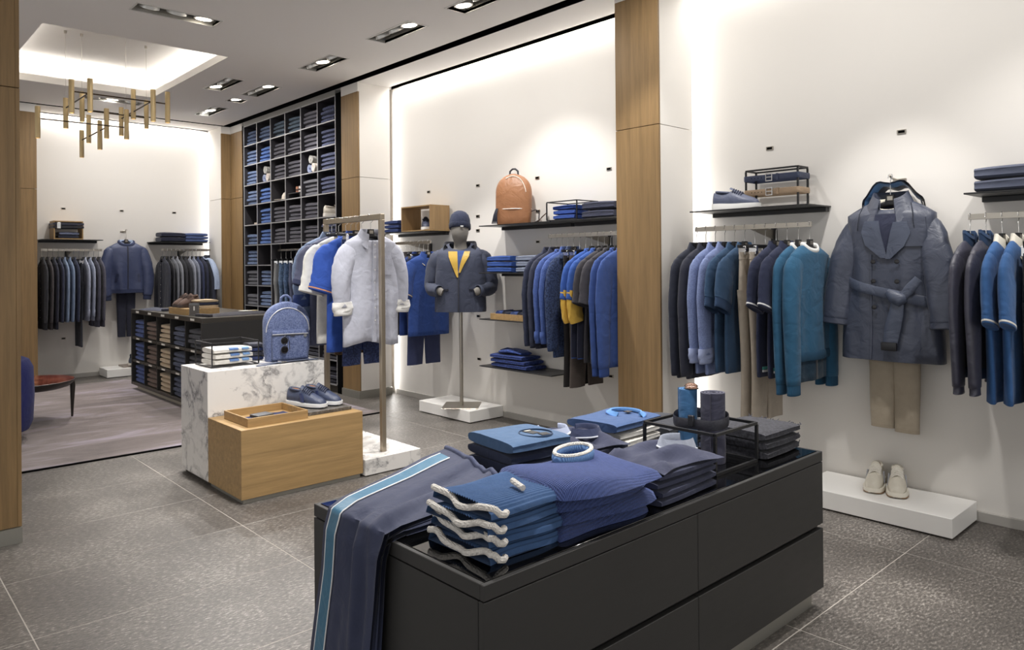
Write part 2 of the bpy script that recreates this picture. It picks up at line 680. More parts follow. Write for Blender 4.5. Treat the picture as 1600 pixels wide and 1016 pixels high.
def pier(name, label, front, sides, x0, x1, y0, y1):
    """front: wood faces; sides: white faces. Faces are 18 mm panels on a dark core, with a 4 mm joint at 2.24 m"""
    t = struct(name, label, 'pier')
    p = .018
    MB().box(x0+p, x1-p, y0+p, y1-p, 0, ZC-.001).build('core', plain('pier_core', (120, 108, 92), .8), t, smooth=False)
    zs, top, base = 2.24, 3.105, .075
    for faces, m, nm in ((front, OAKZ, 'oak_panel'), (sides, WHITE, 'white_panel')):
        for f in faces:
            q = {'-x': (x0, x0+p, y0, y1), '+x': (x1-p, x1, y0, y1), '-y': (x0, x1, y0, y0+p), '+y': (x0, x1, y1-p, y1)}[f]
            if f in ('-y', '+y'):
                q = (q[0]+.0185, q[1], q[2], q[3]) if '-x' in front else q
            if f == '-y' and '+x' in front:
                q = (q[0], q[1]-.0185, q[2], q[3])
            if f == '+y' and '+x' in front:
                q = (q[0], q[1]-.0185, q[2], q[3])
            if f == '-x' and '-y' in front:
                q = (q[0], q[1], q[2]+.0185, q[3])
            ztop = top if m is OAKZ else ZC-.0012
            MB().rbox(*q, base+.002, zs-.002, .001, 1).build(nm, m, t, smooth=False)
            MB().rbox(*q, zs+.002, ztop, .001, 1).build(nm, m, t, smooth=False)
            if m is OAKZ:
                MB().box(*q, top+.001, ZC-.0012).build('cap_strip', WHITE, t, smooth=False)
    MB().box(x0-.014, x1, y0-.014, y1+.001, 0.0, base).build('plinth', PLINTH, t, smooth=False)
    return t


pier('trim_1', 'tall oak and white pier between the two right-hand wall bays', ['-x'], ['-y', '+y'], XC, 4.28, 2.832, 3.184)
pier('trim_2', 'tall oak and white pier beside the black cube shelving', ['-x'], ['-y'], XC, 4.28, 6.51, 6.84)
pier('trim_3', 'oak panel between the black cube shelving and the shop corner', ['-x'], [], XC, 4.28, 9.375, 9.75)
pier('trim_4', 'oak pier with a white return closing the back wall bay', ['-y'], ['-x'], 3.779, XC-.001, YC, 10.2)
pier('trim_5', 'oak pier at the far end of the white back wall', ['-y'], [], .9, 1.70, YC, YB-.001)
pier('trim_6', 'broad oak column standing free beside the rug edge', ['-y', '+x'], ['+y'], .22, .683, 4.325, 4.70)


LK = 1.7


# ceiling lights
def make_fixture(n, lit):
    t = thing('ceiling_light', 'x', 'ceiling light')
    L_ = FL if n == 3 else FW
    hm = plain('lamp_housing', (150, 148, 140), .5, metal=.4)
    fm = plain('lamp_frame', (205, 203, 198), .5)
    mb = MB()
    w = .012
    for q in ((-FW-w, -FW, -L_-w, L_+w), (FW, FW+w, -L_-w, L_+w), (-FW, FW, -L_-w, -L_), (-FW, FW, L_, L_+w)):
        mb.box(q[0], q[1], q[2], q[3], -.004, .02)
    mb.build('frame', fm, t, smooth=False)
    b = MB().box(-FW, FW, -L_, L_, 0.0, .14)
    b.f = [f for k, f in enumerate(b.f) if k != 0]
    b.build('housing', hm, t, smooth=False)
    for k in range(n):
        y = (k-(n-1)/2)*.19
        tilt = .5 if k != lit else .15
        lm = MB()
        A = Vector((math.sin(tilt), 0, -math.cos(tilt)))
        c = Vector((-.01, y, .055))
        lm.tube([c-A*.05, c-A*.01, c+A*.045], [.045, .066, .07], n=20, caps=True)
        h = lm.build('lamp_head', plain('lamp_reflector', (225, 224, 220), .3, metal=.3), t)
        c2 = c+A*.0465
        MB().tube([c2, c2+A*.003], [.054, .054], n=20).build('lens', plain('lamp_lens_lit', (255, 244, 228), .3, emit=9) if k == lit else plain('lamp_lens', (235, 233, 226), .2), h)
    return t


pf = {}
for i, (x, y, ax, lab) in enumerate(FIX):
    key = i % 3
    if key not in pf:
        pf[key] = make_fixture(3, key)
        t = pf[key]
    else:
        t = copy_tree(pf[key], None, 0)
    t.location = (x, y, ZC)
    t.rotation_euler = (0, 0, 0 if ax == 'y' else PI/2)
    tag(t, lab, 'ceiling light', 'recessed three-lamp ceiling lights')
t = make_fixture(1, 0)
t.location = (*SINGLE, ZC)
tag(t, 'small square recessed ceiling light with a single lamp', 'ceiling light')
# the lamps' beams: on the wall bays, the shelving and the tables
# every beam starts at a lamp of one of the fixtures above
for (x, y), beams in (
        ((3.35, 3.93), (((XW, 3.9, 1.0), 40, 155), ((XW, 4.2, .4), 40, 80), ((2.9, 3.2, 0), 40, 90))),
        ((3.31, 4.93), (((XW, 4.9, 1.0), 36, 155), ((4.06, 5.07, 1.2), 40, 40), ((2.7, 4.5, .9), 55, 60))),
        ((3.31, 6.12), (((XW, 5.9, 1.0), 40, 155), ((2.5, 4.8, .7), 70, 50), ((3.0, 5.2, 0), 30, 90))),
        ((2.93, 7.49), (((3.95, 7.4, 1.4), 34, 130), ((2.2, 4.9, .7), 60, 45), ((2.7, 7.7, .8), 45, 70))),
        ((3.335, 7.51), (((3.95, 7.7, 1.5), 24, 150), ((3.95, 7.2, .8), 24, 90))),
        (SINGLE, (((3.95, 8.4, 1.4), 26, 150),)),
        ((3.325, 8.89), (((3.2, YB, 1.2), 56, 150), ((3.95, 8.9, 1.3), 22, 110))),
        ((1.87, 5.64), (((2.1, 4.5, .4), 60, 50), ((1.9, 4.4, .2), 40, 100), ((1.5, 7.0, 0), 32, 110))),
        ((2.29, 9.0), (((2.1, YB, 1.2), 60, 150), ((2.6, 8.3, .8), 40, 80), ((1.8, 8.2, 0), 40, 110)))):
    for tg, pw, an in beams:
        spot_light('lamp_beam', (x, y, ZC-.03), tg, pw*LK*(.36 if an >= 130 else 1), an, 1.0 if an > 100 else .6)
# the two rows of fixtures run on towards the camera, above the top edge of the picture
n_ = 0
for (x, y), beams in (
        ((3.33, 2.7), (((XW, 2.4, 1.0), 38, 155), ((2.3, 1.7, .6), 55, 55), ((3.9, 3.0, .7), 40, 60))),
        ((3.33, 1.5), (((XW, 1.5, 1.0), 38, 155), ((4.2, 1.55, 1.2), 36, 44), ((2.2, 1.7, .6), 40, 55))),
        ((3.33, .3), (((XW, .4, 1.0), 38, 155), ((XW, .9, .4), 30, 75))),
        ((1.87, 3.4), (((1.9, 1.8, .6), 75, 55), ((2.1, 4.5, .35), 110, 42), ((1.0, 3.4, 0), 24, 110))),
        ((1.87, 1.2), (((1.9, 1.7, .6), 45, 70), ((2.3, 2.8, .4), 55, 70), ((.8, 2.0, 0), 24, 110)))):
    for tg, pw, an in beams:
        n_ += 1
        spot_light('ceiling_lamp_%d_offscreen' % n_, (x, y, ZC-.03), tg, pw*LK*(.36 if an >= 130 else 1), an, 1.0 if an > 100 else .6)

# chandelier
BRASS = plain('brushed_brass', (186, 164, 122), .42, metal=.45)
ch = thing('chandelier', 'brass tube chandelier hanging on thin wires below the ceiling tray', 'chandelier')
DKBAR = plain('bronze_bar', (70, 58, 44), .4, metal=.8)
glow = plain('tube_glow', (255, 226, 170), .5, emit=6)
TUBES = [(58.75, 191, 'A'), (102.75, 177, 'D'), (111.75, 150.5, 'C'), (128.25, 167, 'B'), (140.75, 149, 'D'), (127.75, 225, 'E'), (138.75, 201.5, 'E'),
         (156, 211, 'E'), (166.5, 193, 'E'), (189.5, 190, 'F'), (197.75, 194.5, 'A'), (208.5, 163, 'F'), (228.75, 179, 'B'), (239.25, 165, 'F'), (261.75, 168, 'C')]
BARS = dict(A=((58.75, 185), (197.75, 199.5), 2.62), B=((128.25, 172), (228.75, 184.5), 2.77), C=((111.75, 142.5), (261.75, 162.5), 2.77),
            D=((102.75, 168.75), (140.75, 143.75), 2.77), E=((127.75, 219), (166.5, 199), 2.62), F=((189.5, 185.5), (239.25, 157), 2.77))
for k, (a, b_, z) in BARS.items():
    MB().cyl(onz(*a, z), onz(*b_, z), .006, n=8).build('bar', DKBAR, ch)
for u, v, k in TUBES:
    a, b_, z = BARS[k]
    f = (u-a[0])/(b_[0]-a[0])
    vb = a[1]+f*(b_[1]-a[1])
    p = onz(u, vb, z)
    dep = float((p-CAM) @ _F)
    zc = z-(v-vb)*dep/FPX
    tb = MB()
    L_ = .135
    tb.lathe([(.0, zc+L_-.001), (.0195, zc+L_), (.0205, zc+L_-.004), (.0205, zc-L_+.004), (.0195, zc-L_), (.015, zc-L_), (.015, zc-L_+.02)], 20, p[0], p[1], caps=False)
    o = tb.build('tube', BRASS, ch)
    MB().lathe([(.0, zc-L_+.010), (.0148, zc-L_+.010), (.0148, zc-L_+.006), (0, zc-L_+.006)], 16, p[0], p[1], caps=False).build('glow_disc', glow, o)
for u, v, k in ((102.75, 168.75, 'D'), (197.3, 199, 'A'), (128.25, 172, 'B'), (228.75, 184.5, 'B')):
    p = onz(u, v, BARS[k][2])
    MB().cyl((p[0], p[1], BARS[k][2]), (p[0], p[1], 3.455), .0016, n=6).cyl((p[0], p[1], 3.435), (p[0], p[1], 3.459), .012, n=10).build('wire', STEEL, ch)


# ------------------------------------------------------------------ garments
class Torso:
    """a hanging garment body: width along x, front towards -y, d = distance below the neck"""

    def __init__(s, sh=.22, hem=.24, L=.66, th=.05, neck=.07, drop=.06, fold=.012, seed=0, dip=.03, waist=0, ndep=.045, uneven=0):
        s.sh, s.hem, s.L, s.th, s.neck, s.drop, s.fold, s.dip, s.waist, s.ndep, s.uneven = sh, hem, L, th, neck, drop, fold, dip, waist, ndep, uneven
        r = random.Random(seed)
        s.k = [(r.uniform(22, 34), r.uniform(0, 6)), (r.uniform(45, 62), r.uniform(0, 6)), (r.uniform(5, 9), r.uniform(0, 6))]

    def hw(s, d):
        if d < s.drop:
            return s.neck+(s.sh-s.neck)*(max(d, 0)/s.drop)**.75
        t = (d-s.drop)/(s.L-s.drop)
        return s.sh+(s.hem-s.sh)*sm(t)-s.waist*math.exp(-((t-.45)/.22)**2)

    def dt(s, d):
        return s.ndep+(s.th-s.ndep)*sm(d/.18) if d > s.drop*.4 else s.ndep*(.75+.25*d/(s.drop*.4))

    def fy(s, x, d):
        a = s.fold*sm((d-.1)/.35)
        return a*(math.sin(s.k[0][0]*x+s.k[0][1]+3.5*d*math.sin(s.k[1][1]))+.5*math.sin(s.k[1][0]*x+s.k[1][1]-4*d)+.35*math.sin(s.k[2][0]*d*1.6+s.k[2][1]+9*x))

    def front(s, x, d):
        h = s.hw(d)
        u = min(1, abs(x)/h)
        return -s.dt(d)*max(0, 1-u**2.667)**.375+s.fy(x, d)

    def build(s, mat, parent, name='body', n=44):
        ds = [0, .012, .03, .045, s.drop]
        m = 18
        ds += [s.drop+(s.L-s.drop)*(i/m)**1.1 for i in range(1, m+1)]
        rings = []
        for d in ds:
            h, t = s.hw(d), s.dt(d)
            ring = []
            for k in range(n):
                a = 2*PI*k/n
                c, q = math.cos(a), math.sin(a)
                x = h*math.copysign(abs(c)**.75, c)
                y = t*math.copysign(abs(q)**.75, q)
                z = -d
                if d < s.drop:
                    z -= s.dip*max(0, -q)*(1-d/s.drop)
                if d > s.L*.8:
                    z -= s.uneven*math.sin(x*14+s.k[0][1])*(d-s.L*.8)/(s.L*.2)
                ring.append((x, y+s.fy(x, d), z))
            rings.append(ring)
        last = rings[-1]
        rings.append([(x*.985, y*.86, z-.003) for x, y, z in last])
        rings.append([(x*.97, y*.8, z+.03) for x, y, z in last])
        return MB().loft(rings, False, False).build(name, mat, parent, ang=70)

    def patch(s, rows, mat, parent, name, off=.004, nx=6, label=None, sub=3):
        R = []
        for (a, b) in zip(rows[:-1], rows[1:]):
            for i in range(sub):
                f = i/sub
                R.append(tuple(p+(q-p)*f for p, q in zip(a, b)))
        R.append(rows[-1])
        top, bot = [], []
        for d, xl, xr in R:
            xx = [xl+(xr-xl)*i/nx for i in range(nx+1)]
            top.append([(x, s.front(x, d)-off, -d) for x in xx])
            bot.append([(x, s.front(x, d)+.004, -d) for x in xx])
        rings = []
        mb = MB()
        mb.loft([t+b[::-1] for t, b in zip(top, bot)], True, True)
        return mb.build(name, mat, parent, label, ang=60)


def hollow(pts, A, B, ph=0, n=20, wob=.10, first_cap=True):
    """cloth tube along pts with a turned-in open end and soft lengthwise folds"""
    P = [Vector(p) for p in pts]
    m = len(P)
    rings = []
    for i in range(m):
        t = (P[min(i+1, m-1)]-P[max(i-1, 0)]).normalized()
        b = Vector((0, 1, 0))-t*t.y
        b = b.normalized() if b.length > .05 else t.orthogonal().normalized()
        a = t.cross(b)
        f = i/(m-1)
        fe = min(1, (1-f)*5) if wob <= .2 else 1
        ring = []
        for k in range(n):
            q = 2*PI*k/n
            w = 1+fe*wob*min(1, 2*f)*math.sin(3*q+ph+2.2*f*math.sin(ph))+fe*wob*.5*math.sin(9*f+2*q+ph)*min(1, 3*f)
            ring.append(P[i]+a*(math.cos(q)*A[i])*(1+.3*(w-1))+b*(math.sin(q)*B[i]*w))
        rings.append(ring)
    t = (P[-1]-P[-2]).normalized()
    c = P[-1]
    rings.append([c+(p-c)*.9+t*.002 for p in rings[-1]])
    rings.append([c+(p-c)*.8-t*min(.05, (P[-1]-P[0]).length*.5) for p in rings[m-1]])
    return MB().loft(rings, first_cap, True)


def sleeve(tor, side, mat, parent, L=.6, ra=(.086, .086, .076, .066, .054), rb=(.022, .026, .026, .025, .022), path=None, fwd=-.012, out=.03, seed=0, name='sleeve'):
    r = random.Random(seed*7+side+3)
    if path is None:
        h, d = tor.sh, tor.drop
        path = [(h-.075, 0, -d-.075), (h-.02, 0, -d-.095), (h+out*.75, fwd*.4, -d-.095-L*.3), (h+out, fwd*.8, -d-.095-L*.62), (h+out*.9, fwd, -d-.06-L)]
    P = [Vector((side*p[0], p[1], p[2])) for p in path]
    # resample
    pts, A, B = [], [], []
    m = len(P)-1
    for i in range(m*5+1):
        f = i/5
        j = min(int(f), m-1)
        t = f-j
        p0, p1, p2, p3 = P[max(j-1, 0)], P[j], P[j+1], P[min(j+2, m)]
        pts.append(.5*((2*p1)+(p2-p0)*t+(2*p0-5*p1+4*p2-p3)*t*t+(3*p1-p0-3*p2+p3)*t**3))
        w = 1+r.uniform(-.045, .045)*(1 if i > 4 else 0)
        A.append((ra[j]+(ra[j+1]-ra[j])*t)*w)
        B.append((rb[j]+(rb[j+1]-rb[j])*t)*(2-w))
    mb = hollow(pts, A, B, r.uniform(0, 6))
    o = mb.build(name, mat, parent, ang=75)
    return o, pts[-1], (pts[-1]-pts[-2]).normalized(), A[-1], B[-1]


def cuff(end, mat, parent, ln=.05, grow=1.06, name='cuff', start=-.01, n=16, bulge=0, wob=0):
    _, p, t, a, b = end
    k = 5
    pts = [p+t*(start+(ln-start)*i/k) for i in range(k+1)]
    A = [a*grow*(1+bulge*math.sin(PI*i/k)) for i in range(k+1)]
    B = [b*min(grow, 1.06) for i in range(k+1)]
    return hollow(pts, A, B, ln*90, n=24, wob=wob).build(name, mat, parent, ang=75)


def crew(tor, mat, parent, r=.011, name='collar', grow=1.06):
    pts = []
    for k in range(28):
        a = 2*PI*k/28
        c, q = math.cos(a), math.sin(a)
        pts.append((tor.neck*grow*math.copysign(abs(c)**.85, c), tor.ndep*.82*q, -tor.dip*max(0, -q)-.002+.006*max(0, q)))
    return MB().tube(pts, r*.7, r*1.25, n=8, ref=(0, 0, 1), closed=True).build(name, mat, parent, ang=80)


def shirt_collar(tor, mat, parent, hgt=.032, fall=.062, point=.04, gap=.5, name='collar', spread=1.62, ysp=1.72):
    rings = []
    n = 26
    for k in range(n+1):
        a = -PI/2+gap+(2*PI-2*gap)*k/n        # opening at the front
        c, q = math.cos(a), math.sin(a)
        ex, ey = tor.neck*1.02, tor.ndep*.95
        fr = max(0, -q)**2
        z0 = -tor.dip*max(0, -q)-.004
        e = max(0, abs(k/n-.5)*2-.72)/.28
        rings.append([(ex*c, ey*q, z0), (ex*.94*c, ey*.94*q, z0+hgt), (ex*1.02*c, ey*1.04*q, z0+hgt+.005),
                      (ex*spread*c+.012*e*math.copysign(1, c), ey*ysp*q-.004*fr-point*.1*e, z0+hgt-fall-point*e),
                      (ex*(spread-.04)*c, ey*(ysp-.06)*q, z0+hgt-fall-point*e+.003), (ex*1.06*c, ey*1.06*q, z0+hgt-.006)])
    return MB().loft(rings, True, True).build(name, mat, parent, ang=60)


def buttons(tor, x, ds, mat, parent, r=.006, off=.008):
    for d in ds:
        y = tor.front(x, d)-off
        MB().tube([(x, y+.003, -d), (x, y, -d), (x, y-.001, -d)], [r, r, r*.7], n=12, ref=(0, 0, 1)).build('button', mat, parent)


# hangers: wire hook, black shoulders, small silver plate
_hm = {}


def hanger(loc, rz, label, kind='top', group='black hangers on the rails', hook=.13, cw_=1, bar=(.006, .014)):
    key = (kind, hook, bar)
    if key not in _hm:
        hx, hz = bar[0]+.0035, bar[1]
        hk = [(0, 0, .015), (0, 0, hook-2*hz-.016), (hx*.7, 0, hook-2*hz-.006), (hx, 0, hook-2*hz+.004), (hx, 0, hook-.006)]
        hk += [(hx*math.cos(a_), 0, hook-.004+.0065*math.sin(a_)) for a_ in [PI*k/8 for k in range(9)]]
        hk += [(-hx, 0, hook-.012), (-hx-.002, 0, hook-.018)]
        a = MB().tube(hk, .0021, n=6).mesh('hook', CHROME)
        b = MB()
        if kind == 'top':
            pts, ra, rb = [], [], []
            for k in range(13):
                x = -.15+.30*k/12
                u = abs(x)/.15
                pts.append((x, 0, -.05*u**1.3-.012))
                ra.append(.010+.006*(1-u))
                rb.append(.007+.006*u)
            b.tube(pts, ra, rb, n=10)
            b.add([(-.028, -.009, -.02), (.028, -.009, -.02), (.02, -.009, .032), (-.02, -.009, .032), (-.028, .009, -.02), (.028, .009, -.02), (.02, .009, .032), (-.02, .009, .032)],
                  [(0, 1, 2, 3), (7, 6, 5, 4), (0, 4, 5, 1), (3, 2, 6, 7), (0, 3, 7, 4), (1, 5, 6, 2)])
            c = MB().box(-.014, .014, -.0105, -.009, .002, .024).mesh('plate', STEEL, smooth=False)
        else:
            b.rbox(-.19, .19, -.008, .008, -.012, .008, .004, 2)
            c = MB().rbox(-.0125, .0125, -.024, .024, -.05, 0, .003, 1).mesh('clip', CHROME)
        _hm[key] = (a, b.mesh('shoulder_bar', plain('hanger_black', (20, 20, 22), .45)), c)
    t = thing('hanger', label, 'hanger', loc, rz, group)
    a, b, c = _hm[key]
    place('hook', a, t)
    place('shoulder_bar', b, t)
    if kind == 'top':
        place('plate', c, t)
    else:
        for x in (-.147, .147):
            place('clip', c, t, loc=(x*cw_, 0, 0))
    return t


BTN = plain('dark_button', (30, 28, 28), .35)
BTNW = plain('pale_button', (215, 212, 205), .35)


def top(name, label, cat, loc, rz, col, kind='cotton', col2=None, sl='long', sh=.215, L=.64, th=.026, neckkind='crew', ccol=None, tip=None, cuffk=None, cuffcol=None,
        hemcol=None, opening=False, seed=0, fold=.007, group=None, slen=None, hang=True, short=None, hem=None, out=.03, block=None, waist=0, path=None, uneven=.0, pocket=False, hgroup=None, zip_=False, ysp=1.2, rail=(.006, .014)):
    """any upper-body garment on a hanger; loc is the hook point on the rail"""
    base = (loc[0], loc[1], loc[2]-.13)
    t = thing(name, label, cat, base, rz, group)
    m = fab(col, kind, col2)
    T = Torso(sh=sh, hem=hem or sh+.015, L=L, th=th, seed=seed, fold=fold, waist=waist, uneven=uneven, dip=.045 if neckkind == 'shirt' else .032, ndep=th)
    tk = th/.026
    T.build(m, t)
    SL = slen or {'long': .60, 'short': .17, 'roll': .43}.get(sl, 0)
    ends = []
    for s_ in (-1, 1):
        if sl == 'none':
            break
        if sl == 'short':
            h, d = T.sh, T.drop
            e = sleeve(T, s_, m, t, path=[(h-.075, 0, -d-.075), (h-.02, 0, -d-.085), (h+.02, -.005, -d-.12), (h+.045, -.012, -d-.09-SL*.62), (h+.062, -.018, -d-.06-SL)],
                       ra=(.086, .088, .09, .09, .088), rb=tuple(r_*tk for r_ in (.022, .026, .027, .026, .025)), seed=seed)
        else:
            e = sleeve(T, s_, m, t, L=SL, seed=seed+s_, out=out, path=path, rb=tuple(r_*min(tk, 1.6) for r_ in (.022, .026, .026, .025, .022)))
        ends.append(e)
        if cuffk == 'rib':
            cuff(e, rib(cuffcol or col), t, .055, .96)
        elif cuffk == 'band':
            cuff(e, fab(cuffcol or col, kind), t, .022, 1.03)
        elif cuffk == 'roll':
            cuff(e, fab(cuffcol or col, 'cotton'), t, .05, 1.2, start=-.03, bulge=.12, wob=.14)
            cuff(e, fab(cuffcol or col, 'cotton'), t, .028, 1.3, start=-.036, bulge=.1, wob=.16, name='cuff_fold')
        elif cuffk == 'tip':
            cuff(e, fab(col, kind), t, .014, 1.02)
            e2 = (None, e[1]+e[2]*.014, e[2], e[3], e[4])
            cuff(e2, fab(cuffcol, 'cotton'), t, .008, 1.05, name='cuff_tipping', start=0)
            cuff((None, e2[1]+e2[2]*.008, e[2], e[3], e[4]), fab(col, kind), t, .007, 1.02, name='cuff_edge', start=0)
        elif cuffk == 'elastic':
            cuff(e, m, t, .035, .92, bulge=-.2)
    cm = fab(ccol or col, 'cotton' if ccol else kind)
    if neckkind == 'crew':
        crew(T, cm, t)
    elif neckkind in ('polo', 'shirt'):
        shirt_collar(T, cm, t, hgt=.028 if neckkind == 'polo' else .034, point=.034, ysp=ysp)
        T.patch([(T.dip+.004, -.016, .016), (.22 if neckkind == 'polo' else L-.01, -.016, .016)], m, t, 'placket', .008, 2, sub=18)
        if neckkind == 'shirt':
            T.patch([(T.dip+.02, .0165, .019), (L-.012, .0165, .019)], m, t, 'placket_seam', .0095, 1, sub=18)
        buttons(T, 0, [T.dip+.04, T.dip+.10, T.dip+.16] if neckkind == 'polo' else [T.dip+.03+.085*i for i in range(int((L-.1)/.085))], BTNW if neckkind == 'shirt' else BTN, t, .005)
    elif neckkind == 'stand':
        shirt_collar(T, cm, t, hgt=.05, fall=.012, point=0, gap=.25, spread=1.08, ysp=1.08)
    if tip:
        shirt_tip(T, fab(tip), t, ysp=ysp)
    if hemcol:
        e_ = .045
        pts = []
        for k in range(40):
            a = 2*PI*k/40
            c, q = math.cos(a), math.sin(a)
            d = L-e_/2
            x = T.hw(d)*math.copysign(abs(c)**.75, c)
            pts.append((x*1.005, T.dt(d)*1.05*math.copysign(abs(q)**.75, q)+T.fy(x, d), -d))
        MB().tube(pts, .004, e_/2+.002, n=8, ref=(0, 0, 1), closed=True).build('hem_band', rib(hemcol), t, ang=80)
    if opening or zip_:
        T.patch([(T.dip+.01, -.009, .009), (L-.004, -.009, .009)], m if not zip_ else plain('zip_tape', (120, 120, 124), .4, metal=.6), t, 'zip' if zip_ else 'placket', .005, 2, sub=16)
    if pocket:
        T.patch([(.17, .05, .14), (.28, .05, .14)], m, t, 'pocket', .006, 5, sub=4)
    if block:
        for nm, bcol, rows in block:
            T.patch(rows, fab(bcol, kind), t, nm, .006, 12, sub=4)
    if hang:
        hanger((base[0], base[1], base[2]), rz, 'black hanger with wire hook holding the '+(short or name.replace('_', ' ')), group=hgroup or 'black hangers on the rails', bar=rail)
    return t, T


def shirt_tip(T, mat, parent, ysp=1.2, spread=1.62, hgt=.028, fall=.062, point=.034, gap=.5):
    n = 26
    pts = []
    for k in range(n+1):
        a = -PI/2+gap+(2*PI-2*gap)*k/n
        c, q = math.cos(a), math.sin(a)
        ex, ey = T.neck*1.02, T.ndep*.95
        fr = max(0, -q)**2
        z0 = -T.dip*max(0, -q)-.004
        e = max(0, abs(k/n-.5)*2-.72)/.28
        pts.append((ex*(spread+.01)*c+.012*e*math.copysign(1, c), ey*(ysp+.02)*q-.005*fr-point*.1*e, z0+hgt-fall-point*e-.001))
    MB().tube(pts, .0035, n=6).build('collar_tipping', mat, parent)


def trousers(name, label, loc, rz, col, kind='twill', W_=.36, L=1.0, th=.022, group=None, hang=True, short=None, seed=0, col2=None, cuffs=False, hook=.13, spread=.0, flat=False, rail=(.006, .014)):
    """trousers hanging from their waistband; loc is the hook point"""
    base = (loc[0], loc[1], loc[2]-hook-.035)
    t = thing(name, label, 'trousers', base, rz, group)
    m = fab(col, kind, col2)
    r = random.Random(seed+11)

    def ring(xc, hw_, ty, z, ph=0):
        out = []
        for k in range(24):
            a = 2*PI*k/24
            c, q = math.cos(a), math.sin(a)
            x = xc+hw_*math.copysign(abs(c)**.7, c)
            out.append((x, ty*math.copysign(abs(q)**.7, q)+.006*math.sin(38*x+ph+z*2.5), z))
        return out
    MB().loft([ring(0, W_/2*1.01, th*.9, 0), ring(0, W_/2*1.02, th*.95, -.02), ring(0, W_/2*1.03, th, -.042)], True, True).build('waistband', m, t, ang=70)
    MB().loft([ring(0, W_/2*1.0, th*.92, -.03), ring(0, W_/2*1.06, th*1.05, -.12), ring(0, W_/2*1.1, th*1.15, -.2), ring(0, W_/2*1.12, th*1.1, -.26)], True, True).build('seat', m, t, ang=70)
    for s_ in (-1, 1):
        ph = s_*1.1
        rings = []
        for i in range(13):
            f = i/12
            z = -.22-(L-.22)*f
            hw_ = W_*.285*(1-f)+W_*(.235 if not flat else .26)*f
            rings.append(ring(s_*(W_*.275+spread*f)+.008*math.sin(5*f+ph), hw_, th*(1.0-.25*f), z, ph))
        MB().loft(rings, True, True).build('leg', m, t, ang=70)
        if cuffs:
            MB().loft([[(p[0]*1.0, p[1]*1.15, p[2]) for p in ring(s_*(W_*.275+spread), W_*.245, th*.85, -L+dz)] for dz in (-.002, .045)], True, True).build('turn_up', m, t, ang=70)
    for x in (-W_*.32, W_*.32):
        MB().rbox(x-.005, x+.005, -th*1.12, -th*.8, -.048, .004, .001, 1).build('belt_loop', m, t)
    if hang:
        hanger((base[0], base[1], base[2]+.035), rz, 'black clip hanger with wire hook holding the '+(short or 'trousers'), 'clip', hook=hook+.0, cw_=W_/.36, bar=rail)
    return t


# folded clothes: a puffed slab whose fold faces -y
_fm = {}


def folded_mesh(w, d, h, seed=0, mat=None, key=None, soft=.5):
    k = (w, d, h, seed, mat.name if mat else None)
    if k in _fm:
        return _fm[k]
    r = random.Random(seed)
    ph = [r.uniform(0, 6) for _ in range(6)]
    rings = []
    nx, n = 9, 18
    for i in range(nx):
        u = -1+2*i/(nx-1)
        x = w/2*math.copysign(abs(u)**.8, u)
        e = 1-.10*abs(u)**6-.0*abs(u)
        ring = []
        for j in range(n):
            a = 2*PI*j/n
            c, q = math.cos(a), math.sin(a)
            y = d/2*math.copysign(abs(c)**.45, c)*(1-.025*abs(u)**5)
            z = h/2+h/2*math.copysign(abs(q)**.62, q)*e
            if c < -.75:                    # groove between the layers of the fold
                y += h*.16*math.exp(-((z-h*.48)/(h*.12))**2)
            z = min(h, z-.07*h*(1+math.sin(3.1*x/w+ph[0]+2*y/d))*(z/h))
            y += .05*h*math.sin(9*x/w+ph[1])
            ring.append((x+.03*h*math.sin(7*y/d+ph[2]), y, max(0, z)))
        rings.append(ring)
    _fm[k] = MB().loft(rings, True, True).mesh('folded_cloth', mat, ang=65)
    return _fm[k]


NUM = ['bottom', 'second', 'third', 'fourth', 'fifth', 'sixth']
ROWN = ['top', 'second', 'third', 'fourth', 'fifth', 'sixth', 'seventh', 'eighth', 'ninth', 'tenth', 'eleventh', 'twelfth']


def pile(loc, rz, n, w, d, h, mats, label, cat='folded clothes', name='folded_garment', group=None, jit=.006, seed=0):
    r = random.Random(seed+5)
    z = loc[2]
    for i in range(n):
        m = mats[i % len(mats)]
        me = folded_mesh(w, d, h, r.randint(0, 2), m)
        o = place(name, me, loc=(loc[0]+r.uniform(-jit, jit), loc[1]+r.uniform(-jit, jit), z+.0006), rz=rz+r.uniform(-.04, .04))
        pos = 'lowest' if i == 0 else ('topmost' if i == n-1 else NUM[i]+' up')
        tag(o, label.replace('#', pos if n > 1 else 'single'), cat, group)
        z += h*1.0
    return z


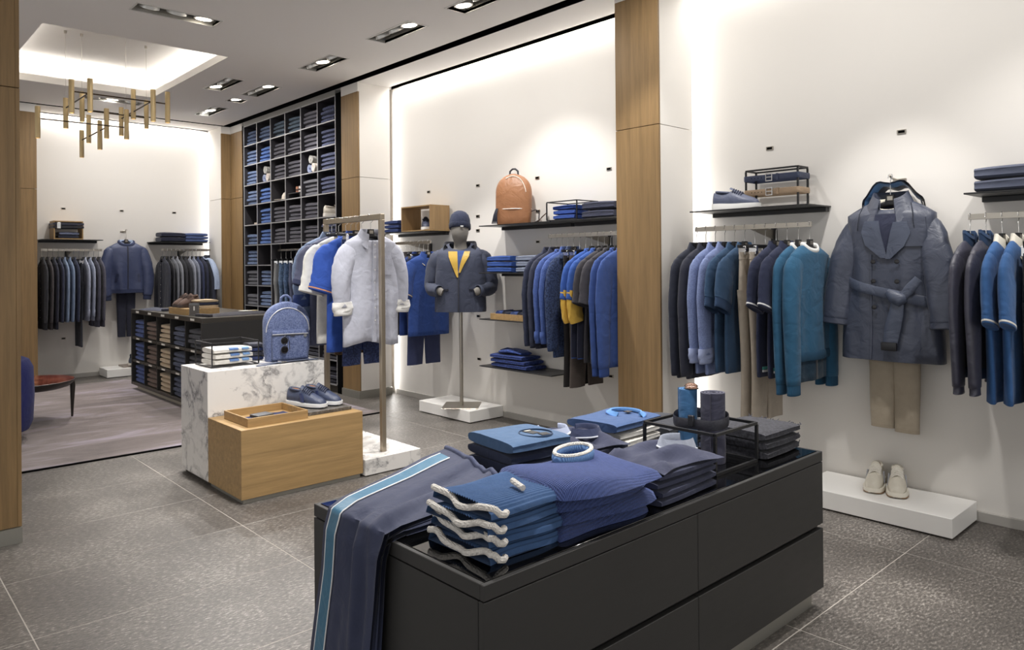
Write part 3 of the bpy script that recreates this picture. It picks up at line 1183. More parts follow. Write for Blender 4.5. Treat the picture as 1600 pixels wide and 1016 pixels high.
# sneakers: sole, upper, lining, laces; toe towards -y
def sneaker(name, label, loc, rz, up, sole, lining, lace, group=None, L=.295, stripe=None, kind='leather', sole2=None):
    t = thing(name, label, 'shoe', loc, rz, group)
    st = [(-.5, .018, .034), (-.46, .034, .052), (-.38, .043, .066), (-.25, .049, .080), (-.1, .048, .100), (.02, .043, .116), (.12, .038, .112), (.28, .036, .106), (.42, .035, .114), (.485, .026, .110), (.5, .016, .095)]

    def ring(y, w, z0, h, p=.7):
        out = []
        for k in range(20):
            a = 2*PI*k/20
            c, q = math.cos(a), math.sin(a)
            zz = (q+1)/2
            ww = w*(1-.42*zz**2)
            out.append((ww*math.copysign(abs(c)**p, c), y, z0+(h-z0)*zz))
        return out
    MB().loft([ring(y*L, w, .018, h) for y, w, h in st], True, True).build('upper', fab(up, kind), t, ang=60)
    so = []
    for y, w, h in st:
        z1 = .030+.008*sm((y+.1)/.5)
        z0 = .006*max(0, (-y-.35)/.15)
        so.append([(-w*1.08, y*L*1.03, z0), (w*1.08, y*L*1.03, z0), (w*1.12, y*L*1.03, z1*.6), (w*1.07, y*L*1.03, z1), (-w*1.07, y*L*1.03, z1), (-w*1.12, y*L*1.03, z1*.6)])
    s_ = MB().loft(so, True, True).build('sole', plain('sole_%d_%d_%d' % sole, sole, .55), t, ang=50)
    if sole2:
        MB().loft([[(p[0]*1.005, p[1], min(p[2], .009)) for p in r_] for r_ in so], True, True).build('outsole', plain('outsole_%d_%d_%d' % sole2, sole2, .6), s_, ang=50)
    # ankle opening
    pts = []
    for k in range(22):
        a = 2*PI*k/22
        pts.append((.024*math.cos(a), (.275+.165*math.sin(a))*L, .108+.006*math.sin(a)))
    MB().tube(pts, .007, n=8, ref=(0, 0, 1), closed=True).build('ankle_collar', fab(up, kind), t, ang=80)
    MB().loft([[(p[0]*.86, p[1]*.94+.016*L, p[2]+.0035-.012*0) for p in pts], [(p[0]*.5, p[1]*.8+.055*L, p[2]-.004) for p in pts]], False, True).build('lining', fab(lining), t)
    # tongue and laces
    MB().grid(lambda u, v: ((u-.5)*.042, (-.16+.27*v)*L, .096+.040*v-.012*(2*u-1)**2), 4, 5).build('tongue', fab(up, kind), t)
    for i in range(5):
        y = (-.15+.047*i)*L
        z = .094+.0055*i
        MB().tube([(-.029, y, z-.012), (-.014, y-.004, z+.004), (0, y, z+.009), (.014, y+.004, z+.004), (.029, y, z-.012)], .0036, n=6).build('lace', fab(lace), t)
    if stripe:
        for s2 in (-1, 1):
            MB().add([(s2*.0485, -.06*L, .035), (s2*.0435, .02*L, .092), (s2*.041, .09*L, .09), (s2*.0475, .03*L, .035), (s2*.044, -.06*L, .035), (s2*.036, .02*L, .09), (s2*.034, .09*L, .088), (s2*.043, .03*L, .035)],
                     [(0, 1, 2, 3), (7, 6, 5, 4), (0, 4, 5, 1), (1, 5, 6, 2), (2, 6, 7, 3), (3, 7, 4, 0)]).build('side_stripe', fab(stripe, 'leather'), t, smooth=False)
    return t


def wire_frame(t, x0, x1, y0, y1, z0, z1, r=.004, mat=None):
    """open box of square rods, each rod a part"""
    m = mat or BLKMET
    for z in (z0, z1):
        for y in (y0, y1):
            MB().box(x0, x1, y-r, y+r, z-r+(r if z == z0 else 0), z+r+(r if z == z0 else 0)).build('rod', m, t, smooth=False)
        for x in (x0, x1):
            MB().box(x-r, x+r, y0+r, y1-r, z-r+(r if z == z0 else 0), z+r+(r if z == z0 else 0)).build('rod', m, t, smooth=False)
    for y in (y0, y1):
        for x in (x0, x1):
            MB().box(x-r, x+r, y-r, y+r, z0+2*r, z1-r).build('rod', m, t, smooth=False)


def backpack(name, label, loc, rz, col, kind, zipc, H=.40, Wd=.29, D=.15, tan=False, col2=None):
    t = thing(name, label, 'backpack', loc, rz)
    m = fab(col, kind, col2)
    hw, R_ = Wd/2, Wd*.5

    def outline(z):
        f = z/H
        w = hw*(.93+.07*sm(f/.3)) if f < .62 else hw*max(.02, 1-((f-.62)/.38)**2.3)**.5
        return w
    rings = []
    for i in range(19):
        f = i/18
        z = H*(1-(1-f)**1.25)
        w = outline(min(z, H*.996))
        dd = D/2*(.92 if i else .8)*(1-.55*max(0, (z/H-.5)/.5)**2.2)
        rings.append([(w*math.copysign(abs(math.cos(a))**.55, math.cos(a)), D/2*0+dd*math.copysign(abs(math.sin(a))**.6, math.sin(a))+.02*max(0, z/H-.4), z) for a in [2*PI*k/28 for k in range(28)]])
    MB().loft(rings, True, True).build('body', m, t, ang=70)
    zm = plain('zip_%d_%d_%d' % zipc, zipc, .4, metal=.3)

    def yfront(x, z):
        i = min(range(19), key=lambda q: abs(rings[q][0][2]-z))
        w = max(.02, abs(rings[i][0][0]))
        dd = max(-p[1] for p in rings[i])
        return -dd*max(0, 1-min(1, abs(x)/w)**3.64)**.3
    pts = []
    for k in range(25):
        a = PI*k/24 if not tan else PI*.06+PI*.60*k/24
        x = hw*.93*math.cos(a) if not tan else hw*.78*math.cos(a)
        z = H*(.50 if not tan else .55)+H*.40*math.sin(a)
        pts.append((x, yfront(x, z)*(.97 if not tan else 1)-.004, z))
    MB().tube(pts, .0035, n=6).build('zip', zm, t)
    if not tan:
        pk = m
        MB().rbox(-hw*.74, hw*.80, -D/2-.022, -D/2+.03, .012, H*.53, .018, 3).build('front_pocket', pk, t, ang=60)
        MB().rbox(-hw*.74, hw*.80, -D/2-.0255, -D/2+.01, H*.435, H*.46, .003, 1).build('pocket_zip', plain('pocket_zip', (60, 66, 84), .4), t)
        MB().tube([(-hw*.74, -D/2-.024, H*.466), (0, -D/2-.027, H*.468), (hw*.80, -D/2-.024, H*.466)], .0028, n=6).build('zip', zm, t)
        MB().box(hw*.02, hw*.22, -D/2-.0275, -D/2-.02, H*.425, H*.45).build('leather_tab', fab((50, 50, 60), 'leather'), t, smooth=False)
        MB().tube([(hw*.66, -D/2-.024, H*.43), (hw*.66, -D/2-.029, H*.43)], .011, n=12, ref=(0, 0, 1)).build('ring', CHROME, t)
    else:
        zz = H*.30
        MB().tube([(hw*1.0*math.cos(a), -max(0, math.sin(a))*D*.49-.003*math.sin(a), zz) for a in [PI*k/16 for k in range(17)]], .0032, n=6, ref=(0, 0, 1)).build('zip', zm, t)
        MB().tube([(hw*.86, .0, .10), (hw*1.25, .01, .12), (hw*1.42, .01, .09), (hw*1.40, .0, .03), (hw*1.15, -.0, .012)], .004, .016, n=8, ref=(0, 1, 0)).build('strap', fab((44, 42, 52), 'leather'), t)
        MB().tube([(hw*1.36, -.02, .015), (hw*1.60, -.02, .055), (hw*1.9, -.02, .095)], .004, .015, n=8, ref=(0, 1, 0)).build('strap', fab((92, 64, 48), 'leather'), t)
        for k in range(4):
            MB().tube([(-hw*.9+.004*k, -D*.42, zz+.005), (-hw*1.0+.006*k, -D*.5, zz*.6), (-hw*1.12+.014*k, -D*.5, .004)], [.004, .007, .005], n=7).build('tassel_strand', fab((34, 36, 52), 'leather'), t)
    MB().tube([(-.035, .02, H*.985), (-.033, .02, H*1.06), (-.012, .02, H*1.105), (.012, .02, H*1.105), (.033, .02, H*1.06), (.035, .02, H*.985)], .008, .011, n=8).build('handle', fab((30, 32, 44), 'leather') if tan else m, t)
    return t


# ------------------------------------------------------------------ furniture
GLOSS = plain('black_glass', (8, 8, 9), .03, spec=.8)
t = thing('display_chest', 'low black display chest of drawers with a glossy glass top', 'display table')
X0, X1, Y0, Y1, ZT = 1.10, 2.835, 1.30, 2.115, .608
mb = MB()
for q in ((X0, X1, Y0, Y0+.014), (X0, X1, Y1-.014, Y1), (X0, X0+.014, Y0+.014, Y1-.014), (X1-.014, X1, Y0+.014, Y1-.014)):
    mb.rbox(*q, .569, ZT-.001, .0015, 1)
mb.box(X0+.012, X1-.012, Y0+.012, Y1-.012, .569, .60)
mb.build('top_frame', DARK, t, smooth=False)
MB().rbox(X0+.0155, X1-.0155, Y0+.0155, Y1-.0155, .6005, ZT, .001, 1).build('glass_top', GLOSS, t, smooth=False)
MB().box(X0+.02, X1-.02, Y0+.024, Y1-.004, .078, .5685).build('carcass', DARK, t, smooth=False)
MB().rbox(X0, X0+.0195, Y0+.022, Y1, .075, .565, .0015, 1).build('end_panel', DARK, t, smooth=False)
MB().rbox(X1-.0195, X1, Y0+.022, Y1, .075, .565, .0015, 1).build('end_panel', DARK, t, smooth=False)
MB().rbox(X0, X1, Y1-.0035, Y1, .075, .565, .001, 1).build('back_panel', DARK, t, smooth=False)
xs_ = 1.974
for a, b_ in ((X0, xs_-.0015), (xs_+.0015, X1)):
    for z0, z1 in ((.078, .309), (.327, .566)):
        MB().rbox(a, b_, Y0, Y0+.02, z0, z1, .0015, 1).build('drawer', DARK, t, smooth=False)
MB().box(X0+.04, X1-.03, Y0+.035, Y1-.035, 0.0004, .0775).build('plinth', PLINTH, t, smooth=False)

t = thing('marble_block', 'tall white marble display block with grey veins behind the oak block', 'display block')
MB().rbox(1.69, 2.48, 4.603, 5.07, .024, .70, .002, 1).build('block', marble(), t, smooth=False)
MB().box(1.71, 2.47, 4.606, 5.05, .0004, .0238).build('plinth', DARKG, t, smooth=False)
t = thing('oak_block', 'low oak veneer display block in front of the marble block', 'display block')
MB().rbox(1.69, 2.475, 4.10, 4.6, .026, .42, .0015, 1).build('block', OAKX, t, smooth=False)
MB().box(1.705, 2.46, 4.112, 4.597, .0004, .0258).build('plinth', PLINTH, t, smooth=False)

t = thing('clothes_rack', 'steel clothes rack standing on a low marble slab', 'clothes rack')
MB().rbox(2.486, 2.915, 4.09, 5.08, .006, .108, .002, 1).build('marble_base', marble(), t, smooth=False)
MB().box(2.50, 2.90, 4.105, 5.065, .0004, .0058).build('foot', DARKG, t, smooth=False)
RX, RZ = 2.69, 1.69
RACKM = plain('warm_steel', (178, 166, 148), .34, metal=.9)
for y in (4.20, 4.95):
    MB().rbox(RX-.016, RX+.016, y-.016, y+.016, .1085, RZ-.0395, .002, 1).build('pole', RACKM, t, smooth=False)
MB().rbox(RX-.016, RX+.016, 4.184, 4.966, RZ-.039, RZ, .002, 1).build('top_bar', RACKM, t, smooth=False)

# low cubby cabinet
CX0, CX1, CY0, CY1, CZ = 2.425, 3.18, 6.73, 8.86, .885
t = thing('cubby_cabinet', 'low dark cabinet with open cubbies of folded trousers beside the rug', 'cabinet')
MB().rbox(CX0, CX1, CY0, CY1, CZ-.045, CZ, .002, 1).build('top', DARKG, t, smooth=False)
MB().rbox(CX0, CX1, CY0, CY0+.03, .06, CZ-.0455, .001, 1).build('side_panel', DARK, t, smooth=False)
MB().rbox(CX0, CX1, CY1-.03, CY1, .06, CZ-.0455, .001, 1).build('side_panel', DARK, t, smooth=False)
MB().rbox(CX0, CX1, CY0+.0305, CY1-.0305, .06, .09, .001, 1).build('bottom_board', DARKG, t, smooth=False)
MB().box(CX0+.36, CX1, CY0+.0305, CY1-.0305, .0905, CZ-.0455).build('back_block', DARK, t, smooth=False)
MB().box(CX0+.05, CX1-.02, CY0+.05, CY1-.05, .0085, .0595).build('plinth', plain('pale_plinth', (176, 168, 152), .5), t, smooth=False)
lp = plain('label_white', (225, 222, 214), .5)
NC = 5
cw = (CY1-CY0-.06)/NC
zsh = [.0905, .335, .585, CZ-.0455]
for i in range(1, NC):
    y = CY0+.03+i*cw
    MB().box(CX0+.006, CX0+.3595, y-.008, y+.008, .0905, CZ-.0455).build('divider', DARK, t, smooth=False)
cubm = [fab((78, 98, 156), 'denim'), fab((122, 102, 92), 'twill'), fab((206, 184, 152), 'twill'), fab((84, 92, 116), 'denim'), fab((78, 80, 88), 'twill')]
cubn = ['blue', 'brown', 'sand beige', 'slate blue', 'charcoal']
for i in range(NC):
    col = NC-1-i                     # first column is at the far end
    y = CY0+.03+(i+.5)*cw
    for r_ in range(3):
        z = zsh[r_]
        if r_:
            MB().rbox(CX0+.003, CX0+.3595, y-cw/2+.0085, y+cw/2-.0085, z-.026, z-.001, .001, 1).build('shelf', DARKG, t, smooth=False)
        MB().box(CX0+(.0018 if r_ else .0), CX0+.004, y-.05, y+.05, z-.022, z-.006).build('label_strip', lp, t, smooth=False) if r_ else None
        pile((CX0+.135, y+.01, z), -PI/2, 4, .32, .23, .046, [cubm[col]],
             'folded %s trousers # in stack, %s row, %s column of low cabinet' % (cubn[col], ['bottom', 'middle', 'top'][r_], ROWN[col].replace('top', 'first')),
             'folded trousers', 'folded_trousers', 'folded trousers in the low cabinet', jit=.008, seed=i*3+r_)
    MB().box(CX0-.0015, CX0, y-.05, y+.05, CZ-.034, CZ-.014).build('label_strip', lp, t, smooth=False)

# tall cube shelving
SY0, SY1, SX1 = 6.965, 9.315, 4.30
SZ = [3.14-.2547*i for i in range(13)]
SHB = plain('shelf_board', (50, 48, 52), .5)
EDG = plain('shelf_edge', (172, 172, 174), .4, metal=.5)
t = thing('cube_shelving', 'tall black cube shelving unit filled with folded trousers', 'shelving')
MB().box(SX1, SX1+.012, SY0-.1, SY1+.05, .0, 3.16).build('back_panel', SHB, t, smooth=False)
for y, nm in ((SY0, 'side_panel'), (SY1, 'side_panel')):
    o = MB().box(XC+.0065, SX1-.0005, y-.006, y+.006, .085, 3.14).build(nm, SHB, t, smooth=False)
    MB().box(XC, XC+.006, y-.006, y+.006, .085, 3.14).build('edge_trim', EDG, o, smooth=False)
MB().box(XC+.004, SX1-.0005, SY0-.118, SY0-.0065, 0.0, 3.16).build('filler_panel', BLACKGAP, t, smooth=False)
MB().box(XC+.004, SX1-.0005, SY1+.0065, SY1+.055, 0.0, 3.16).build('filler_panel', BLACKGAP, t, smooth=False)
MB().box(XC-.002, SX1-.0005, SY0-.006, SY1+.006, 3.1465, 3.1995).build('top_rail', plain('shelf_fascia', (140, 138, 134), .5), t, smooth=False)
MB().box(XC+.02, SX1-.0005, SY0-.006, SY1+.006, 0.0003, .0785).build('plinth', DARKG, t, smooth=False)
cwid = (SY1-SY0)/6
colY = [SY1-cwid*(i+.5) for i in range(6)]
OPEN = {(r_, c) for r_ in (6, 7, 8) for c in (2, 3)}
for c in range(1, 6):
    y = SY1-cwid*c
    segs = [(.085, 3.14)] if c != 3 else [(.085, SZ[9]-.006), (SZ[6]+.006, 3.14)]
    for z0, z1 in segs:
        o = MB().box(XC+.0065, SX1-.0005, y-.006, y+.006, z0, z1).build('divider', SHB, t, smooth=False)
        MB().box(XC, XC+.006, y-.006, y+.006, z0, z1).build('edge_trim', EDG, o, smooth=False)
for i in range(13):
    for c in range(6):
        if (i in (7, 8)) and c in (2, 3):
            continue
        o = MB().box(XC+.0065, SX1-.0005, SY1-cwid*(c+1)+.0065, SY1-cwid*c-.0065, SZ[i]-.006, SZ[i]+.006).build('shelf_board', SHB, t, smooth=False)
        MB().box(XC+.0005, XC+.006, SY1-cwid*(c+1)+.0065, SY1-cwid*c-.0065, SZ[i]-.006, SZ[i]+.006).build('edge_trim', EDG, o, smooth=False)
CC = dict(b=((96, 116, 154), 'denim', 'mid blue'), B=((70, 106, 172), 'denim', 'bright blue'), t=((72, 88, 104), 'denim', 'blue-grey'), c=((84, 82, 92), 'twill', 'charcoal'),
          n=((72, 78, 108), 'denim', 'navy'), g=((104, 104, 112), 'twill', 'grey'), k=((64, 64, 76), 'denim', 'black-navy'))
LAY = ['bbttcn', 'bBcccn', 'b*cc*n', 'bB..gn', '.Bccc.', 'bBcccn', 'b.__kk', 'gb__kk', 'gb__kk', 'kkkkkk', 'kkkkkk', 'kkkkkk']
for r_, row in enumerate(LAY):
    for c, ch_ in enumerate(row):
        if ch_ not in CC:
            continue
        col, kd, nm = CC[ch_]
        n = 4 if (r_, c) not in ((5, 0), (8, 0)) else 3
        pile((XC+.155, colY[c]+.012, SZ[r_+1]+.006), -PI/2, n, .30, .26, .046 if ch_ not in 'k' else .043, [fab(col, kd)],
             'folded %s trousers # in stack, %s shelving row, %s cube from corner panel' % (nm, ROWN[r_], ROWN[c].replace('top', 'first')),
             'folded trousers', 'folded_trousers', 'folded trousers in the cube shelving', jit=.010, seed=r_*7+c)


def cube(r_, c, dx=.15, dy=0):
    return (XC+dx, colY[c]+dy, SZ[r_+1]+.0065)


# rolled towels and scarves in two cubes
def roll(loc, rz, ln, r0, mat, label, cat='rolled cloth', name='rolled_cloth', tilt=0, group=None, upright=False):
    t_ = thing(name, label, cat, loc, rz, group)
    n, turns = 60, 3.2
    prof = []
    for k in range(n+1):
        a = 2*PI*turns*k/n
        prof.append((r0*(.25+.75*k/n), a))
    outer = [(r*math.cos(a), r*math.sin(a)) for r, a in prof]
    th_ = r0*.17
    inner = [((r-th_)*math.cos(a), (r-th_)*math.sin(a)) for r, a in prof]
    rings = []
    for i in range(5):
        x = ln*(i/4-.5)
        s_ = 1+.02*math.sin(i*2.2)
        if upright:
            rings.append([(p[0]*s_, p[1]*s_, x+ln/2) for p in outer+inner[::-1]])
        else:
            rings.append([(x, p[0]*s_, p[1]*s_+r0*1.02) for p in outer+inner[::-1]])
    MB().loft(rings, True, True).build('cloth', mat, t_, ang=60)
    return t_


for r_, c in ((2, 1), (2, 4)):
    w_ = 'second' if c == 1 else 'fifth'
    roll(cube(r_, c, .16, .075), .15, .24, .052, fab((52, 74, 130), 'cotton', (170, 178, 200)), 'blue and white rolled cloth at the bottom in the %s cube of the shelving' % w_)
    roll(cube(r_, c, .15, -.065), -.1, .25, .055, fab((222, 216, 208), 'cotton', (196, 176, 160)), 'pale rolled cloth at the bottom in the %s cube of the shelving' % w_)
    p = cube(r_, c, .15, .0)
    roll((p[0], p[1], p[2]+.098), .05, .26, .05, fab((200, 196, 188), 'cotton', (120, 120, 118)), 'grey checked rolled cloth resting on two others in the %s cube of the shelving' % w_)
# cap, boxes, shoe, small items
p = cube(3, 2, .14, .0)
cp = thing('cap', 'cream cap standing in a cube of the tall shelving', 'cap', p, -PI/2)
MB().lathe([(.085, 0), (.086, .02), (.08, .06), (.062, .095), (.03, .112), (0, .116)], 22, caps=False).build('crown', fab((214, 204, 188), 'cotton'), cp)
MB().loft([[(.088*math.cos(a)*s_, -.075*s_+math.sin(a)*.05*s_-.04*(s_ > .9), .012-.006*(s_ > .9)+dz) for a in [PI+PI*k/14 for k in range(15)]] for s_, dz in ((.8, 0), (1.05, 0), (1.05, .004), (.8, .004))], True, True).build('peak', fab((206, 196, 180), 'cotton'), cp)
p = cube(3, 3, .10, 0)
st_ = thing('box_riser', 'small dark riser shelf holding three little boxes in the tall shelving', 'riser', p, -PI/2)
MB().box(-.15, .15, -.09, .12, .055, .063).build('board', SHB, st_, smooth=False)
MB().box(-.15, -.142, -.09, .12, .0, .0545).build('side', SHB, st_, smooth=False)
MB().box(.142, .15, -.09, .12, .0, .0545).build('side', SHB, st_, smooth=False)
for k, (cl, nm) in enumerate((((190, 120, 82), 'tan'), ((226, 220, 214), 'white'), ((184, 110, 76), 'copper'))):
    bx = thing('small_box', '%s little boxed belt roll on the riser in the tall shelving' % nm, 'box', (p[0], p[1]+.07-.07*k, p[2]+.0632), -PI/2)
    MB().lathe([(.0, .0), (.022, .001), (.026, .006), (.026, .075), (.022, .082), (0, .083)], 16, caps=False).build('roll', fab(cl, 'leather'), bx)
    MB().lathe([(.0265, .030), (.0268, .031), (.0268, .05), (.0265, .051)], 16, caps=False).build('band', fab((70, 50, 44), 'leather'), bx)
sneaker('sneaker', 'cream sneaker alone in the fifth row cube beside the oak pier', cube(4, 5, .13, 0), 1.2, (214, 203, 186), (228, 222, 212), (150, 120, 90), (225, 220, 210))
p = cube(4, 0, .10, -.05)
sb = thing('wallet', 'small pale folded wallet lying in an otherwise empty cube of the shelving', 'wallet', p, -1.3)
MB().rbox(-.055, .055, -.045, .045, 0, .012, .004, 2).build('lower_flap', fab((200, 178, 160), 'leather'), sb)
MB().rbox(-.055, .055, -.045, .045, .0125, .026, .004, 2).build('upper_flap', fab((212, 196, 180), 'leather'), sb)
p = cube(6, 1, .10, -.09)
sb = thing('rolled_belt', 'small pale rolled belt in the empty seventh row cube of the shelving', 'belt', p, -PI/2)
MB().tube([((.006+.0022*k/3)*math.cos(k*.5), 0, .034+(.006+.0022*k/3)*math.sin(k*.5)) for k in range(34)], .0011, .016, n=6).build('strap', fab((206, 200, 192), 'leather'), sb)
MB().rbox(-.036, -.030, -.018, .018, .02, .05, .001, 1).build('buckle', CHROME, sb)

# hanging trousers in the open bay of the shelving
p0, p1 = colY[2]+cwid*.42, colY[3]-cwid*.42
rt = thing('hanging_rail', 'short steel rail inside the open bay of the cube shelving', 'rail', (0, 0, 0))
rz_ = SZ[6]-.075
MB().rbox(3.969, 3.981, p1, p0, rz_-.012, rz_+.012, .002, 1).build('bar', STEEL, rt, smooth=False)
for y in (p0-.06, p1+.06):
    MB().box(3.97, 3.98, y-.006, y+.006, rz_+.0125, SZ[6]-.0065).build('bracket', STEEL, rt, smooth=False)
for k, (cl, kd, nm) in enumerate((((128, 128, 128), 'twill', 'grey'), ((84, 108, 140), 'denim', 'light blue denim'), ((72, 96, 132), 'denim', 'blue denim'), ((78, 84, 112), 'twill', 'slate'), ((48, 46, 52), 'twill', 'charcoal'))):
    y = p0-.08-(p0-p1-.14)*k/4.4
    trousers('trousers', '%s trousers folded over a hanger in the open shelving bay' % nm, (3.975, y, rz_+.012), .55, cl, kd, W_=.24, L=.50, th=.03, rail=(.009, .012), seed=k, short=nm+' trousers in the shelving bay')


# ------------------------------------------------------------------ right wall: shelves, rails, fittings
def wall_shelf(label, y0, y1, z, wall='r', under=True, x0=None):
    t = thing('wall_shelf', label, 'shelf')
    if wall == 'r':
        MB().rbox(4.055, XW-.0005, y0, y1, z-.008, z, .001, 1).build('plate', BLKMET, t, smooth=False)
        if under:
            MB().rbox(4.305, XW-.0005, y0+.012, y1-.012, z-.034, z-.0085, .001, 1).build('wall_bar', BLKMET, t, smooth=False)
    else:
        MB().rbox(y0, y1, 9.99, YB-.0005, z-.008, z, .001, 1).build('plate', BLKMET, t, smooth=False)
        MB().rbox(y0+.012, y1-.012, YB-.045, YB-.0005, z-.034, z-.0085, .001, 1).build('wall_bar', BLKMET, t, smooth=False)
    return t


def wall_rail(label, a, b, z=1.556, wall='r', arms=(.5,), depth=4.05):
    t = thing('hanging_rail', label, 'rail')
    if wall == 'r':
        MB().rbox(4.044, 4.056, a, b, z-.014, z+.014, .001, 1).build('bar', STEEL, t, smooth=False)
        for f in arms:
            y = a+(b-a)*f
            MB().add([(4.0565, y-.005, z-.012), (4.0565, y+.005, z-.012), (4.0565, y+.005, z+.008), (4.0565, y-.005, z+.008),
                      (XW-.0085, y-.005, z-.07), (XW-.0085, y+.005, z-.07), (XW-.0085, y+.005, z-.01), (XW-.0085, y-.005, z-.01)],
                     [(0, 1, 2, 3), (7, 6, 5, 4), (0, 4, 5, 1), (1, 5, 6, 2), (2, 6, 7, 3), (3, 7, 4, 0)]).build('bracket_arm', STEEL, t, smooth=False)
            MB().rbox(XW-.008, XW-.0005, y-.02, y+.02, z-.08, z, .001, 1).build('wall_plate', BLKMET, t, smooth=False)
    else:
        MB().rbox(a, b, 9.984, 9.996, z-.014, z+.014, .001, 1).build('bar', STEEL, t, smooth=False)
        for f in arms:
            x = a+(b-a)*f
            MB().add([(x-.005, 9.9965, z-.012), (x+.005, 9.9965, z-.012), (x+.005, 9.9965, z+.008), (x-.005, 9.9965, z+.008),
                      (x-.005, YB-.0085, z-.07), (x+.005, YB-.0085, z-.07), (x+.005, YB-.0085, z-.01), (x-.005, YB-.0085, z-.01)],
                     [(0, 1, 2, 3), (7, 6, 5, 4), (0, 4, 5, 1), (1, 5, 6, 2), (2, 6, 7, 3), (3, 7, 4, 0)]).build('bracket_arm', STEEL, t, smooth=False)
            MB().rbox(x-.02, x+.02, YB-.008, YB-.0005, z-.08, z, .001, 1).build('wall_plate', BLKMET, t, smooth=False)
    return t


def socket(p, label, wall='r'):
    t = thing('wall_socket', label, 'wall fitting', p, group='small metal fixing slots in the white walls')
    q = (lambda a, b, c, d, e, f: (a, b, c, d, e, f)) if wall == 'r' else (lambda a, b, c, d, e, f: (c, d, a, b, e, f))
    MB().rbox(*q(-.006, 0, -.024, .024, -.012, .012), .001, 1).build('rim', STEEL, t, smooth=False)
    MB().box(*q(-.0075, -.0062, -.017, .017, -.007, .007)).build('slot', BLACKGAP, t, smooth=False)


for (u, v), lab in (((1203, 232), 'fixing slot in the white wall above the belts'), ((1409, 206), 'fixing slot in the white wall above the trench coat'),
                    ((670, 300), 'fixing slot in the white wall above the oak shoe frame'), ((747, 290), 'fixing slot in the white wall above the mannequin and beside the brown backpack'),
                    ((840, 278), 'fixing slot in the white wall above the brown backpack strap'), ((952, 264), 'fixing slot in the white wall close to the oak pier, above folded sweaters'),
                    ((747, 338), 'fixing slot in the white wall left of the brown backpack'), ((747, 360), 'fixing slot in the white wall just under the backpack shelf end'),
                    ((841, 330), 'fixing slot in the white wall behind the backpack strap'), ((841, 378), 'fixing slot in the white wall under the backpack shelf, above grey shirts'),
                    ((748, 494), 'fixing slot in the white wall at the oak tray shelf'), ((749, 561), 'fixing slot in the white wall at the lowest shelf'),
                    ((671, 550), 'fixing slot in the white wall right of the hanging navy trousers'), ((955, 588), 'fixing slot low in the white wall beside the oak pier')):
    socket(onx(u, v, XW-.0005), lab)
for (u, v), lab in (((99, 326), 'fixing slot in the back wall above the belts'), ((190, 329.5), 'fixing slot in the back wall above the bomber jacket'),
                    ((272, 332.5), 'fixing slot in the back wall above folded navy sweaters'), ((99, 529), 'fixing slot low in the back wall beside hanging trousers')):
    socket(ony(u, v, YB-.0005), lab, 'b')

# podiums
def podium(label, x0, x1, y0, y1, z=.104):
    t = thing('podium', label, 'podium')
    MB().rbox(x0, x1, y0, y1, .008, z, .002, 1).build('block', WPLAST, t, smooth=False)
    MB().box(x0+.02, x1-.01, y0+.02, y1-.02, .0004, .0078).build('foot', DARKG, t, smooth=False)
    return t


podium('low white podium with cream sneakers under the trench coat', 3.945, XW-.02, 1.18, 1.96)
pm = podium('low white podium carrying the mannequin on its steel pole', 3.95, XW-.02, 4.83, 5.56)
podium('low white podium against the back wall with dark shoes on a slab', 2.44, 3.10, 9.90, YB-.018)

SHZ = 1.675
wall_shelf('black wall shelf carrying the grey sneaker and the belts', 1.925, 2.71, SHZ)
wall_shelf('black wall shelf carrying two folded striped shirts', .35, 1.147, SHZ)
wall_shelf('black wall shelf carrying the brown leather backpack and sweaters', 3.965, 4.815, SHZ)
wall_shelf('black wall shelf carrying folded navy sweaters beside the oak pier', 3.25, 3.955, SHZ)
wall_shelf('black wall shelf carrying folded blue and grey sweaters', 4.005, 4.82, 1.275)
wall_shelf('black wall shelf carrying a shallow oak tray', 4.005, 4.82, .882, under=False)
wall_shelf('lowest black wall shelf carrying folded blue jeans', 3.965, 4.825, .484, under=False)
wall_shelf('black wall shelf carrying the oak shoe frame', 5.595, 6.42, 1.665)
wall_rail('steel wall rail under the belts shelf', 1.905, 2.665)
wall_rail('steel wall rail under the shirts shelf beside the trench coat', .35, 1.125)
wall_rail('steel wall rail beside the oak pier in the mannequin bay', 3.25, 3.975)
wall_rail('steel wall rail behind the mannequin beside the white return', 5.50, 6.3)

# ---- bay with the trench coat: rail garments
RZ1 = 1.570


def hk(u, v=352, x=4.05):
    return float(onx(u, v, x)[1])


def slot(k, y0=2.655, dy=.0672):
    return y0-dy*k


NAVY, DNAVY, TEAL, STEELB = (42, 47, 66), (36, 40, 56), (32, 88, 122), (44, 74, 106)
G = 'garments on the rail under the belts shelf'
RW = 4.05
for k, u in enumerate((slot(0), slot(1))):
    top('sweater', 'dark navy long sweater hanging %s on the rail under the belts' % ('outermost' if k == 0 else 'second'), 'sweater', (RW, u, RZ1), 0, [DNAVY, (46, 48, 62)][k], 'twill', neckkind='shirt', L=.80, sh=.215, hem=.235, slen=.66, seed=21, group=G, short='dark navy sweater')
for k, u in enumerate((slot(2), slot(3))):
    top('shirt', 'light blue chambray shirt with %s rolled sleeves under the belts shelf' % ['neatly', 'loosely'][k], 'shirt', (RW, u, RZ1), 0, (116, 132, 178), 'chambray', neckkind='shirt', L=.76, sl='roll', slen=.52, cuffk='roll', cuffcol=(150, 162, 200), seed=21, group=G, short='light blue shirt')
for k, u in enumerate((slot(4), slot(5))):
    top('polo_shirt', 'steel blue short-sleeved polo shirt, %s beige trousers on the rail' % ['two away from the', 'next to the'][k], 'polo shirt', (RW, u, RZ1), 0, STEELB, 'cotton', sl='short', L=.74, neckkind='polo', cuffk='rib', cuffcol=(40, 62, 92), seed=21, group=G, short='steel blue polo shirt', slen=.2)
